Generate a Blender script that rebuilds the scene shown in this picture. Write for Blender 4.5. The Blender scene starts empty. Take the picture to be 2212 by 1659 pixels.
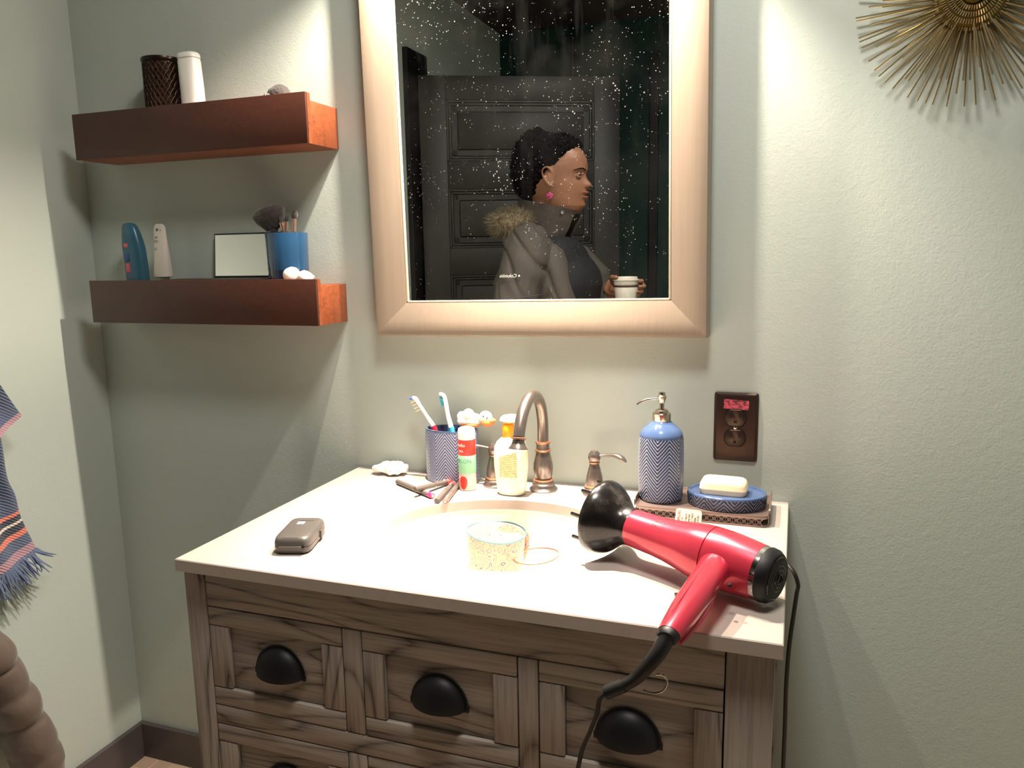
import bpy, bmesh, math, random
from mathutils import Vector, Matrix, noise
random.seed(7)
sc = bpy.context.scene
COL = sc.collection
PI = math.pi

# ------------------------------------------------------------------ camera, world, exposure
cam = bpy.data.cameras.new('camera'); cam_o = bpy.data.objects.new('camera', cam); COL.objects.link(cam_o)
cam.sensor_width = 36.0; cam.lens = 1702.0 / 2212.0 * 36.0; cam.clip_start = 0.02
cam_o.matrix_world = Matrix(((0.9415, -0.0385, 0.3348, 0.4029),
                             (0.3365, 0.1605, -0.9279, -1.4326),
                             (-0.0180, 0.9863, 0.1640, 0.4462),
                             (0, 0, 0, 1)))
sc.camera = cam_o
world = bpy.data.worlds.new('world'); sc.world = world; world.use_nodes = True
world.node_tree.nodes['Background'].inputs[0].default_value = (0.8, 0.85, 1.0, 1)
world.node_tree.nodes['Background'].inputs[1].default_value = 0.02
sc.view_settings.view_transform = 'Standard'; sc.view_settings.look = 'None'
sc.view_settings.exposure = 0.18; sc.view_settings.gamma = 1.0; sc.view_settings.use_curve_mapping = False
LAMP_COLOR = (1.0, 0.86, 0.71)
LAMP_POWER = 60.0          # each of the two bulbs above the mirror
FILL_POWER = 18.0       # unseen fill added below the ceiling to lift walls and shaded faces

def lamp(name, kind, loc, power, color, size=0.02, rot=None):
    l = bpy.data.lights.new(name, kind); l.energy = power; l.color = color
    if kind == 'POINT': l.shadow_soft_size = size
    if kind == 'AREA': l.shape = 'DISK'; l.size = size
    o = bpy.data.objects.new(name, l); COL.objects.link(o); o.location = loc
    if rot: o.rotation_euler = rot
    return o
LAMPS = [(-0.20, -0.125, 1.13), (0.085, -0.125, 1.13)]
SINK_SPOT_POWER = 112.0    # spots added at the bulbs, aimed at the sink for more counter bounce
for q in LAMPS:
    lamp('bulb_light', 'POINT', q, LAMP_POWER, LAMP_COLOR, 0.011)
    s = lamp('added_sink_spot', 'SPOT', q, SINK_SPOT_POWER, LAMP_COLOR)
    s.data.spot_size = .80; s.data.spot_blend = 1.0; s.data.shadow_soft_size = 0.012
    s.rotation_euler = (Vector((-.05, -.25, 0.0))-Vector(q)).to_track_quat('-Z', 'Y').to_euler()
lamp('fill_light', 'AREA', (0.25, -0.80, 1.57), FILL_POWER, (1.0, 0.94, 0.86), 0.35)

# ------------------------------------------------------------------ materials
def lin(c):
    f = lambda v: v/12.92 if v <= 0.04045 else ((v+0.055)/1.055)**2.4
    if isinstance(c, str):
        c = c.lstrip('#'); c = [int(c[i:i+2], 16)/255 for i in (0, 2, 4)]
    return (f(c[0]), f(c[1]), f(c[2]), 1.0)
class NT:
    def __init__(s, name):
        s.m = bpy.data.materials.new(name); s.m.use_nodes = True
        s.t = s.m.node_tree; s.b = s.t.nodes['Principled BSDF']; s.o = s.t.nodes['Material Output']
    def n(s, kind, **kw):
        x = s.t.nodes.new(kind)
        for k, v in kw.items(): setattr(x, k, v)
        return x
    def l(s, a, b): s.t.links.new(a, b)
    def math(s, op, a, b=None, c=None):
        x = s.n('ShaderNodeMath', operation=op)
        for i, v in enumerate((a, b, c)):
            if v is None: continue
            if isinstance(v, (int, float)): x.inputs[i].default_value = v
            else: s.l(v, x.inputs[i])
        return x.outputs[0]
    def coord(s, kind='Object', scale=(1, 1, 1), rot=(0, 0, 0)):
        tc = s.n('ShaderNodeTexCoord'); mp = s.n('ShaderNodeMapping')
        mp.inputs['Scale'].default_value = scale; mp.inputs['Rotation'].default_value = rot
        s.l(tc.outputs[kind], mp.inputs[0]); return mp.outputs[0]
    def noise(s, vec, scale, detail=3, rough=0.5, dist=0.0):
        x = s.n('ShaderNodeTexNoise'); s.l(vec, x.inputs['Vector'])
        x.inputs['Scale'].default_value = scale; x.inputs['Detail'].default_value = detail
        x.inputs['Roughness'].default_value = rough; x.inputs['Distortion'].default_value = dist
        return x.outputs[0]
    def ramp(s, fac, stops, const=False):
        x = s.n('ShaderNodeValToRGB'); cr = x.color_ramp
        if const: cr.interpolation = 'CONSTANT'
        while len(cr.elements) < len(stops): cr.elements.new(0.5)
        for e, (p, c) in zip(cr.elements, stops):
            e.position = p; e.color = c if len(c) == 4 else (*c, 1)
        s.l(fac, x.inputs[0]); return x.outputs[0]
    def mix(s, fac, a, b):
        x = s.n('ShaderNodeMix', data_type='RGBA')
        if isinstance(fac, (int, float)): x.inputs[0].default_value = fac
        else: s.l(fac, x.inputs[0])
        for i, v in ((6, a), (7, b)):
            if isinstance(v, tuple): x.inputs[i].default_value = v
            else: s.l(v, x.inputs[i])
        return x.outputs[2]
    def bump(s, h, strength=0.3, dist=0.002):
        x = s.n('ShaderNodeBump'); x.inputs['Strength'].default_value = strength
        x.inputs['Distance'].default_value = dist; s.l(h, x.inputs['Height']); s.l(x.outputs[0], s.b.inputs['Normal'])
    def set(s, **kw):
        for k, v in kw.items():
            i = s.b.inputs[k.replace('_', ' ')]
            if isinstance(v, (int, float, tuple)): i.default_value = v
            else: s.l(v, i)
        return s.m
def plain(name, c, rough=0.5, metal=0.0, var=0.08, vscale=25, bump=None, coat=0.0, sheen=0.0, spec=None, trans=0.0, ior=None):
    t = NT(name); base = lin(c); vec = t.coord()
    dark = tuple(v*(1-var) for v in base[:3])+(1,); lite = tuple(min(1, v*(1+var)) for v in base[:3])+(1,)
    f = t.noise(vec, vscale, 3)
    t.set(Base_Color=t.ramp(f, [(0.3, dark), (0.7, lite)]), Roughness=rough, Metallic=metal)
    if bump: t.bump(t.noise(vec, bump[0], 2), bump[1], bump[2] if len(bump) > 2 else 0.001)
    if coat: t.b.inputs['Coat Weight'].default_value = coat
    if sheen: t.b.inputs['Sheen Weight'].default_value = sheen
    if spec is not None: t.b.inputs['Specular IOR Level'].default_value = spec
    if trans: t.b.inputs['Transmission Weight'].default_value = trans
    if ior: t.b.inputs['IOR'].default_value = ior
    return t.m
MAT = {}
def wall_mat(name, c, b=0.16):
    t = NT(name); v = t.coord(); n1 = t.noise(v, 3.0, 3); base = lin(c)
    t.set(Base_Color=t.ramp(n1, [(0.3, tuple(x*.96 for x in base[:3])+(1,)), (0.7, base)]), Roughness=0.62)
    h = t.math('ADD', t.noise(v, 230, 3, 0.6), t.math('MULTIPLY', t.noise(v, 70, 2), 0.8))
    t.bump(h, b, 0.0022); return t.m
MAT['wall'] = wall_mat('sage_wall_paint', '#bcc6be')
MAT['teal'] = wall_mat('dark_teal_paint', '#07332a', .2)
MAT['ceil'] = wall_mat('ceiling_paint', '#4a4244', .2)
MAT['base'] = plain('dark_baseboard_paint', '#4d4748', 0.42, var=.1, vscale=12)
def wood(name, vertical, c0, c1, c2, ring=9.0, seed=0.0, rough=.5, lines=1.0, sharp=0.5):
    t = NT(name)
    tc = t.n('ShaderNodeTexCoord'); oi = t.n('ShaderNodeObjectInfo'); mp = t.n('ShaderNodeMapping')
    mp.inputs['Scale'].default_value = (7, 7, 1.1) if vertical else (1.1, 7, 7)
    add = t.n('ShaderNodeVectorMath', operation='ADD'); t.l(tc.outputs['Object'], add.inputs[0])
    cx = t.n('ShaderNodeCombineXYZ'); r = t.math('MULTIPLY', oi.outputs['Random'], 7.0)
    for i in range(3): t.l(r, cx.inputs[i])
    t.l(cx.outputs[0], add.inputs[1]); t.l(add.outputs[0], mp.inputs[0]); v = mp.outputs[0]
    big = t.noise(v, 1.1, 2, .5, .3)
    ringv = t.math('FRACT', t.math('MULTIPLY', big, ring*1.6))
    rr = t.math('POWER', t.math('ABSOLUTE', t.math('SUBTRACT', t.math('MULTIPLY', ringv, 2.0), 1.0)), 5.0)
    mp2 = t.n('ShaderNodeMapping'); mp2.inputs['Scale'].default_value = (120, 120, 4) if vertical else (4, 120, 120)
    t.l(add.outputs[0], mp2.inputs[0]); fib = t.noise(mp2.outputs[0], 2.2, 3, .6)
    blot = t.noise(v, 2.5, 2)
    col = t.mix(blot, lin(c0), lin(c1))
    col = t.mix(t.math('MULTIPLY', t.math('MULTIPLY', rr, lines), t.ramp(fib, [(0.35, (1, 1, 1)), (0.75, (.25, .25, .25))])), col, lin(c2))
    fl = t.ramp(fib, [(0.3, (.35, .35, .35)), (0.55, (0, 0, 0))])
    col = t.mix(fl, col, lin(c2))
    t.set(Base_Color=col, Roughness=rough); t.bump(t.math('SUBTRACT', fib, rr), .25, .0006); return t.m
MAT['oak_h'] = wood('weathered_oak_across', False, '#b5aaa1', '#a2968c', '#372c25', 7)
MAT['oak_v'] = wood('weathered_oak_upright', True, '#b5aaa1', '#a2968c', '#372c25', 7)
MAT['gap'] = plain('dark_glaze', '#120d0b', .8)
def shelf_mat(name, c0, c1):
    t = NT(name); v = t.coord(scale=(4, 30, 30)); v2 = t.coord()
    f = t.noise(v, 3.0, 4, .6); g = t.noise(v2, 90, 4, .75); h = t.noise(v2, 9, 3)
    col = t.mix(f, lin(c0), lin(c1))
    col = t.mix(t.math('MULTIPLY', t.ramp(g, [(0.45, (0, 0, 0)), (0.62, (1, 1, 1))]), t.ramp(h, [(.35, (0, 0, 0)), (.7, (.55, .55, .55))])), col, lin('#33170f'))
    t.set(Base_Color=col, Roughness=.45); t.bump(g, .15, .0006); return t.m
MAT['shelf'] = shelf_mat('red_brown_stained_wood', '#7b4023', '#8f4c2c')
MAT['fascia'] = shelf_mat('shaded_worn_stained_wood', '#3c1f15', '#4c281b')  # shelf stain darkened to paint in the unlit front; scuffs are wear
def quartz():
    t = NT('white_quartz'); v = t.coord()
    n = t.noise(v, 3.2, 6, .62, 1.4)
    vein = t.ramp(t.math('ABSOLUTE', t.math('SUBTRACT', n, .5)), [(0.0, (1, 1, 1)), (0.018, (0, 0, 0))])
    k = t.math('MULTIPLY', vein, t.math('MULTIPLY', t.noise(v, 2.0, 2), .35))
    col = t.mix(k, lin('#bcb1a8'), lin('#a08c80'))
    t.set(Base_Color=col, Roughness=.16); return t.m
MAT['quartz'] = quartz()
MAT['ceramic'] = plain('white_ceramic', '#f1ece4', .1, var=.01)
MAT['frame'] = None
def frame_mat():
    t = NT('champagne_frame_finish'); v = t.coord(scale=(1, 1, 1))
    w = t.noise(t.coord(scale=(60, 60, 2)), 3, 2)
    t.set(Base_Color=t.mix(w, lin('#a89888'), lin('#9c8b79')), Roughness=.27, Metallic=.2); return t.m
MAT['frame'] = frame_mat()
MAT['lip'] = plain('pale_frame_lip', '#fff0d8', .25, .2, .02)
def mirror_mat():
    t = NT('dusty_mirror'); v = t.coord()
    vo = t.n('ShaderNodeTexVoronoi', feature='F1'); t.l(v, vo.inputs['Vector']); vo.inputs['Scale'].default_value = 300
    vo.inputs['Randomness'].default_value = 1
    sz = t.math('MULTIPLY', t.math('POWER', t.noise(v, 9, 4, .7), 2.5), 1.5)
    sep = t.n('ShaderNodeSeparateColor'); t.l(vo.outputs['Color'], sep.inputs[0])
    thr = t.math('MULTIPLY', sz, t.math('POWER', sep.outputs[0], 5.0))
    dots = t.math('LESS_THAN', vo.outputs['Distance'], thr)
    streak = t.noise(t.coord(scale=(13, 1, 1.6)), 2.0, 3, .6)
    smear = t.noise(t.coord(scale=(4, 4, 4)), 1.5, 4, .6)
    haze = t.math('ADD', t.ramp(streak, [(.55, (0, 0, 0)), (.85, (.007, .007, .007))]), t.ramp(smear, [(.5, (0, 0, 0)), (.85, (.010, .010, .010))]))
    fac = t.math('MINIMUM', t.math('ADD', t.math('MULTIPLY', dots, .22), haze), 1.0)
    dif = t.n('ShaderNodeBsdfDiffuse'); dif.inputs[0].default_value = (.8, .78, .75, 1)
    gl = t.n('ShaderNodeBsdfGlossy'); gl.inputs[0].default_value = (.88, .92, .9, 1); gl.inputs['Roughness'].default_value = 0.0
    ms = t.n('ShaderNodeMixShader'); t.l(fac, ms.inputs[0]); t.l(gl.outputs[0], ms.inputs[1]); t.l(dif.outputs[0], ms.inputs[2])
    t.l(ms.outputs[0], t.o.inputs[0]); return t.m
MAT['mirror'] = mirror_mat()
def clean_mirror():
    t = NT('small_mirror_glass'); t.set(Base_Color=(.85, .88, .86, 1), Metallic=1.0, Roughness=.02); return t.m
MAT['mirror2'] = clean_mirror()
def bronze(name, c, edge, rough=.32):
    t = NT(name); v = t.coord(); n = t.noise(v, 60, 3); ge = t.n('ShaderNodeLayerWeight'); ge.inputs[0].default_value = .25
    t.set(Base_Color=t.mix(t.math('MULTIPLY', n, .6), lin(c), lin(edge)), Metallic=.85, Roughness=rough); return t.m
MAT['bronze'] = bronze('oil_rubbed_bronze', '#7d746f', '#a2968f', .28)
MAT['copper'] = bronze('worn_copper_edge', '#c98d6c', '#e0a98a', .3)
MAT['plate'] = bronze('bronze_wall_plate', '#463a34', '#594a41', .4)
MAT['tray'] = bronze('antique_pewter', '#a08c84', '#8a766c', .45)
MAT['nickel'] = plain('brushed_nickel', '#cbbfb2', .2, 1.0, .05, 60)
MAT['brass'] = bronze('aged_brass', '#cdbc94', '#9c8a58', .28)
MAT['brass_dark'] = bronze('dark_aged_brass', '#5d4c22', '#8a7238', .4)
MAT['black'] = plain('matte_black_metal', '#17171a', .5, .3, .1)
MAT['black_gloss'] = plain('glossy_black_plastic', '#141212', .12, 0, .1, coat=.5)
t = NT('dusty_black_plastic'); n1 = t.noise(t.coord(), 45, 5, .7); n2 = t.noise(t.coord(), 14, 2)
du = t.math('MULTIPLY', t.ramp(n1, [(.48, (0, 0, 0)), (.75, (1, 1, 1))]), t.ramp(n2, [(.4, (.1, .1, .1)), (.65, (.8, .8, .8))]))
t.set(Base_Color=t.mix(du, lin('#141212'), lin('#3f3934')), Roughness=t.ramp(du, [(0, (.2, .2, .2)), (1, (.6, .6, .6))])); MAT['dusty'] = t.m
MAT['rubber'] = plain('black_rubber', '#161514', .45)
MAT['dryer'] = plain('metallic_red_plastic', '#bf3549', .27, .42, .04, 8, coat=.4)
MAT['chrome'] = plain('chrome', '#d8d4d0', .12, 1.0, .02)
MAT['white'] = plain('white_plastic', '#f2efe8', .35, var=.02)
MAT['soap'] = plain('cream_soap', '#f2dcb6', .45, var=.03)
MAT['soap'].node_tree.nodes['Principled BSDF'].inputs['Subsurface Weight'].default_value = .2
MAT['soap'].node_tree.nodes['Principled BSDF'].inputs['Subsurface Radius'].default_value = (.01, .006, .003)
MAT['case'] = plain('charcoal_plastic', '#4e4a47', .38, 0, .05)
MAT['stick'] = plain('charcoal_crayon_barrel', '#5d544e', .4, 0, .06)

def chevron_mat(name, hi, lo, nch, freq, amp, axis_scale=(1, 1), rough=.22):
    """blue glaze, paler where it runs thin on the embossed chevron ridges"""
    t = NT(name); tc = t.n('ShaderNodeTexCoord'); sp = t.n('ShaderNodeSeparateXYZ'); t.l(tc.outputs['Object'], sp.inputs[0])
    x = t.math('DIVIDE', sp.outputs[0], axis_scale[0]); y = t.math('DIVIDE', sp.outputs[1], axis_scale[1])
    th = t.math('ADD', t.math('DIVIDE', t.math('ARCTAN2', y, x), 2*PI), .5)
    tri = t.math('PINGPONG', t.math('MULTIPLY', th, nch*2), 1.0)
    ph = t.math('ADD', t.math('MULTIPLY', sp.outputs[2], freq), t.math('MULTIPLY', tri, amp))
    s = t.math('PINGPONG', ph, .5)
    ridge = t.ramp(s, [(.28, (0, 0, 0)), (.45, (1, 1, 1))])
    col = t.mix(ridge, lin(lo), lin(hi))
    t.set(Base_Color=col, Roughness=rough); t.b.inputs['Coat Weight'].default_value = .3; return t.m
def chev(th01, z, nch, freq, amp):
    tri = abs(((th01*nch*2) % 2) - 0); tri = tri if tri <= 1 else 2-tri
    ph = z*freq + tri*amp; s = ph % 1.0; s = s if s <= .5 else 1-s
    return max(0.0, min(1.0, (s-.2)/.2))

# ------------------------------------------------------------------ geometry helpers (each returns verts, faces)
def join(*gs):
    V, F = [], []
    for v, f in gs:
        o = len(V); V += list(v); F += [tuple(i+o for i in q) for q in f]
    return V, F
def xf(g, m): return [m @ Vector(v) for v in g[0]], g[1]
def T(x=0, y=0, z=0, rz=0, rx=0, ry=0, s=1): 
    return Matrix.Translation((x, y, z)) @ Matrix.Rotation(rz, 4, 'Z') @ Matrix.Rotation(ry, 4, 'Y') @ Matrix.Rotation(rx, 4, 'X') @ Matrix.Scale(s, 4)
def box(x0, x1, y0, y1, z0, z1, bev=0.0, seg=2):
    bm = bmesh.new(); bmesh.ops.create_cube(bm, size=1)
    for v in bm.verts: v.co = Vector(((x0+x1)/2+v.co.x*(x1-x0), (y0+y1)/2+v.co.y*(y1-y0), (z0+z1)/2+v.co.z*(z1-z0)))
    if bev: bmesh.ops.bevel(bm, geom=list(bm.edges), offset=bev, segments=seg, affect='EDGES', profile=.5)
    bm.verts.index_update(); r = ([v.co.copy() for v in bm.verts], [tuple(v.index for v in f.verts) for f in bm.faces]); bm.free(); return r
def grid(fn, nu, nv, cu=False, cv=False):
    V = [Vector(fn(i/(nu if cu else nu-1), j/(nv if cv else nv-1))) for j in range(nv) for i in range(nu)]
    F = []
    for j in range(nv if cv else nv-1):
        for i in range(nu if cu else nu-1):
            a = j*nu+i; b = j*nu+(i+1) % nu; c = ((j+1) % nv)*nu+(i+1) % nu; d = ((j+1) % nv)*nu+i
            F.append((a, b, c, d))
    return V, F
def lathe(prof, n=40, cx=0, cy=0, sx=1, sy=1, cap0=True, cap1=True):
    V, F = grid(lambda u, v: (0, 0, 0), n, len(prof), cu=True)
    k = 0
    for r, z in prof:
        for i in range(n):
            a = 2*PI*i/n; V[k] = Vector((cx+r*sx*math.cos(a), cy+r*sy*math.sin(a), z)); k += 1
    if cap0: F.append(tuple(reversed(range(n))))
    if cap1: F.append(tuple(range((len(prof)-1)*n, len(prof)*n)))
    return V, F
def tube(pts, rad, n=12, closed=False, flat=1.0, up=None):
    pts = [Vector(p) for p in pts]; m = len(pts)
    R = rad if isinstance(rad, (list, tuple)) else [rad]*m
    V, F = [], []; t0 = None; nrm = None
    for k, p in enumerate(pts):
        if closed: t = (pts[(k+1) % m]-pts[k-1]).normalized()
        else: t = (pts[min(k+1, m-1)]-pts[max(k-1, 0)]).normalized()
        if nrm is None:
            a = Vector(up) if up else (Vector((0, 0, 1)) if abs(t.z) < .9 else Vector((1, 0, 0)))
            nrm = (a-t*a.dot(t)).normalized()
        else: nrm = (nrm-t*nrm.dot(t)).normalized()
        bn = t.cross(nrm)
        for i in range(n):
            a = 2*PI*i/n; V.append(p+(nrm*math.cos(a)*flat+bn*math.sin(a))*R[k])
    for k in range(m if closed else m-1):
        for i in range(n):
            a = k*n+i; b = k*n+(i+1) % n; c = ((k+1) % m)*n+(i+1) % n; d = ((k+1) % m)*n+i
            F.append((a, d, c, b))
    if not closed:
        F.append(tuple(range(n))); F.append(tuple(reversed(range((m-1)*n, m*n))))
    return V, F
def smooth_path(P, k=6):
    P = [Vector(p) for p in P]; out = []
    for i in range(len(P)-1):
        a = P[max(i-1, 0)]; b = P[i]; c = P[i+1]; d = P[min(i+2, len(P)-1)]
        for j in range(k):
            t = j/k; out.append(.5*((2*b)+(c-a)*t+(2*a-5*b+4*c-d)*t*t+(3*b-a-3*c+d)*t**3))
    out.append(P[-1]); return out
def lerp_list(L, n):
    out = []
    for i in range(n):
        x = i/(n-1)*(len(L)-1); k = min(int(x), len(L)-2); out.append(L[k]+(L[k+1]-L[k])*(x-k))
    return out
def ball(c, r, n=16, s=(1, 1, 1)):
    prof = [(max(math.sin(PI*k/n), 1e-4), -math.cos(PI*k/n)) for k in range(n+1)]
    V, F = lathe(prof, n*2, cap0=False, cap1=False)
    return [Vector((c[0]+v.x*r*s[0], c[1]+v.y*r*s[1], c[2]+v.z*r*s[2])) for v in V], F
def sqr_loft(secs, n=48, p=4.0):
    """secs: (cx, cy, z, rx, ry) super-ellipse sections stacked in z, capped"""
    V = []
    for cx, cy, z, rx, ry in secs:
        for i in range(n):
            a = 2*PI*i/n; c, s = math.cos(a), math.sin(a)
            V.append(Vector((cx+rx*math.copysign(abs(c)**(2/p), c), cy+ry*math.copysign(abs(s)**(2/p), s), z)))
    F = []
    for k in range(len(secs)-1):
        for i in range(n):
            F.append((k*n+i, k*n+(i+1) % n, (k+1)*n+(i+1) % n, (k+1)*n+i))
    F.append(tuple(reversed(range(n)))); F.append(tuple(range((len(secs)-1)*n, len(secs)*n)))
    return V, F
MW = {}
def mesh(name, g, mat, smooth=True, uv=None, ang=.6):
    me = bpy.data.meshes.new(name); me.from_pydata([tuple(v) for v in g[0]], [], g[1])
    if mat: me.materials.append(MAT[mat] if isinstance(mat, str) else mat)
    if smooth:
        me.polygons.foreach_set('use_smooth', [True]*len(me.polygons))
        try: me.set_sharp_from_angle(angle=ang)
        except Exception: pass
    if uv:
        ul = me.uv_layers.new(name='uv'); co = [0.0]*(2*len(me.loops))
        for i, lp in enumerate(me.loops):
            co[2*i], co[2*i+1] = uv[lp.vertex_index]
        ul.data.foreach_set('uv', co)
    me.update(); return me
def obj(name, g, mat, parent=None, smooth=True, label=None, cat=None, group=None, kind=None, uv=None, world=True, loc=None, ang=.6):
    """one mesh object; verts are given in world space and moved into the parent's space"""
    if parent is not None and world:
        inv = MW[parent.name].inverted(); g = ([inv @ Vector(v) for v in g[0]], g[1])
    elif loc is not None:
        L = Vector(loc); g = ([Vector(v)-L for v in g[0]], g[1])
    me = g if isinstance(g, bpy.types.Mesh) else mesh(name, g, mat, smooth, uv, ang)
    o = bpy.data.objects.new(name, me); COL.objects.link(o)
    if loc is not None and parent is None: o.location = loc
    if parent is not None: o.parent = parent; MW[o.name] = MW[parent.name]
    else: MW[o.name] = Matrix.Translation(loc) if loc is not None else Matrix.Identity(4)
    if label: o['label'] = label
    if cat: o['category'] = cat
    if group: o['group'] = group
    if kind: o['kind'] = kind
    return o
def thing(name, label, cat, loc=(0, 0, 0), group=None, rot=(0, 0, 0)):
    o = bpy.data.objects.new(name, None); COL.objects.link(o); o.location = loc; o.rotation_euler = rot
    o.empty_display_size = .02
    from mathutils import Euler
    MW[o.name] = Matrix.Translation(loc) @ Euler(rot).to_matrix().to_4x4()
    o['label'] = label; o['category'] = cat
    if group: o['group'] = group
    return o
def inst(name, me, parent, m):
    o = bpy.data.objects.new(name, me); COL.objects.link(o); o.parent = parent
    o.matrix_local = MW[parent.name].inverted() @ m; return o
def text_geo(s, size, ext=.0002, align='CENTER', spacing=1.0):
    cu = bpy.data.curves.new('t', 'FONT'); cu.body = s; cu.size = size; cu.extrude = ext; cu.align_x = align; cu.align_y = 'CENTER'
    cu.space_character = spacing
    o = bpy.data.objects.new('t', cu); COL.objects.link(o)
    bpy.context.view_layer.update()
    me = bpy.data.meshes.new_from_object(o.evaluated_get(bpy.context.evaluated_depsgraph_get()))
    g = ([v.co.copy() for v in me.vertices], [tuple(p.vertices) for p in me.polygons])
    bpy.data.objects.remove(o); bpy.data.meshes.remove(me); bpy.data.curves.remove(cu); return g
def remesh(g, vox, smooth=4, noise_amp=0, noise_scale=10):
    me = bpy.data.meshes.new('r'); me.from_pydata([tuple(v) for v in g[0]], [], g[1])
    o = bpy.data.objects.new('r', me); COL.objects.link(o)
    m = o.modifiers.new('r', 'REMESH'); m.mode = 'VOXEL'; m.voxel_size = vox
    if smooth: s = o.modifiers.new('s', 'SMOOTH'); s.iterations = smooth; s.factor = .6
    bpy.context.view_layer.update()
    m2 = bpy.data.meshes.new_from_object(o.evaluated_get(bpy.context.evaluated_depsgraph_get()))
    V = [v.co.copy() for v in m2.vertices]; N = [v.normal.copy() for v in m2.vertices]
    F = [tuple(p.vertices) for p in m2.polygons]
    if noise_amp: V = [v+n*noise_amp*noise.noise(v*noise_scale) for v, n in zip(V, N)]
    bpy.data.objects.remove(o); bpy.data.meshes.remove(me); bpy.data.meshes.remove(m2); return V, F, N
def cap(p0, p1, r0, r1, n=16, flat=1.0, up=None):
    """capsule with rounded ends"""
    p0, p1 = Vector(p0), Vector(p1); d = (p1-p0); L = d.length or 1e-6; d /= L; P, R = [], []
    for k in range(5): a = PI/2*k/5; P.append(p0-d*r0*math.cos(a)); R.append(max(r0*math.sin(a), r0*.02))
    P.append(p0); R.append(r0); P.append(p1); R.append(r1)
    for k in range(1, 6): a = PI/2*k/5; P.append(p1+d*r1*math.sin(a)); R.append(max(r1*math.cos(a), r1*.02))
    return tube(P, R, n, flat=flat, up=up)

# ================================================================== THE ROOM
XL, XR, YF, ZF, ZC = -1.1514, 1.62, -2.832, -.8227, 1.610
obj('wall_back', box(XL-.1, XR+.1, 0, .1, ZF-.1, ZC+.1), 'wall', smooth=False, kind='structure')
obj('wall_left', box(XL-.1, XL, YF-.1, 0, ZF-.1, ZC+.1), 'wall', smooth=False, kind='structure')
obj('wall_right', box(XR, XR+.1, YF-.1, 0, ZF-.1, ZC+.1), 'wall', smooth=False, kind='structure')
obj('wall_front', box(XL-.1, XR+.1, YF-.1, YF, ZF-.1, ZC+.1), 'teal', smooth=False, kind='structure')
obj('ceiling', box(XL-.1, XR+.1, YF-.1, .1, ZC, ZC+.1), 'ceil', smooth=False, kind='structure')
for nm, a in (('baseboard_back', (XL, XR, -.013, 0, ZF, -.7304)), ('baseboard_left', (XL, XL+.013, -1.67, -.013, ZF, -.7304)),
              ('baseboard_right', (XR-.013, XR, YF, -.013, ZF, -.7304)), ('baseboard_front', (XL, XR-.013, YF, YF+.013, ZF, -.7304))):
    obj(nm, box(*a, bev=.0015), 'base', smooth=False, kind='structure')
# floor: grout bed with separate small tiles where the photograph can tell them apart
MAT['grout'] = plain('pale_grout', '#d9c0a4', .8, var=.05, vscale=80)
def tile_mat():
    t = NT('tan_stone_tile'); oi = t.n('ShaderNodeObjectInfo'); n = t.noise(t.coord(), 30, 3)
    c = t.mix(oi.outputs['Random'], lin('#b89f87'), lin('#cdb59b'))
    t.set(Base_Color=t.mix(t.math('MULTIPLY', n, .4), c, lin('#a88c75')), Roughness=.4); t.bump(n, .1); return t.m
MAT['tile'] = tile_mat()
floor = obj('floor', box(XL-.1, XR+.1, YF-.1, .1, ZF-.1, ZF-.0015), 'grout', smooth=False, kind='structure')
tm = mesh('floor_tile', box(-.0232, .0232, -.0232, .0232, -.006, 0, bev=.0012, seg=1), 'tile', smooth=False)
rest = []
for j in range(60):
    for i in range(58):
        x = XL+.022+.048*i+.012; y = -.030-.048*j-.0
        if x > XR-.03: continue
        if i < 17 and j < 12:
            inst('floor_tile', tm, floor, T(x, y, ZF))
        elif j < 58: rest.append((x, y))
V, F = [], []
for x, y in rest:
    o = len(V); V += [(x+a, y+b, ZF-c) for c in (0, .004) for a, b in ((-.0232, -.0232), (.0232, -.0232), (.0232, .0232), (-.0232, .0232))]
    F += [(o, o+1, o+2, o+3)]+[(o+k, o+4+k, o+4+(k+1) % 4, o+(k+1) % 4) for k in range(4)]
obj('floor_tile_field', (V, F), 'tile', floor, smooth=False, kind='stuff')

# open panelled door hinged on the left wall, seen in the mirror
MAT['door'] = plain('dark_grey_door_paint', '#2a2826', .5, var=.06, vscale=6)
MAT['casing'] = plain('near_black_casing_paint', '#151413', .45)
obj('trim_1', box(XL, XL+.022, -1.865, -1.675, ZF, 1.285, bev=.002), 'casing', smooth=False, kind='structure')
obj('trim_2', box(-.334, -.290, YF, YF+.03, ZF, 1.422, bev=.002), 'casing', smooth=False, kind='structure')
ang = math.atan2(-.449, .892)
door = thing('door_1', '', '', (XL+.03, -1.752, ZF), rot=(0, 0, ang))
del door['label']; del door['category']; door['kind'] = 'structure'
W, H = .862, 2.006
def dbox(x0, x1, z0, z1, y0=-.018, y1=.018, bev=.0015): return xf(box(x0, x1, y0, y1, z0, z1, bev), MW[door.name])
panels = [(1.658, 1.908), (1.293, 1.543), (.928, 1.178), (.563, .813), (.198, .448)]
zs = [(0, .198), (.448, .563), (.813, .928), (1.178, 1.293), (1.543, 1.658), (1.908, H)]
for x0, x1 in ((0, .112), (.75, W)): obj('door_stile', dbox(x0, x1, 0, H), 'door', door)
for a, b in zs: obj('door_rail', dbox(.112, .75, a, b), 'door', door)
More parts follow.
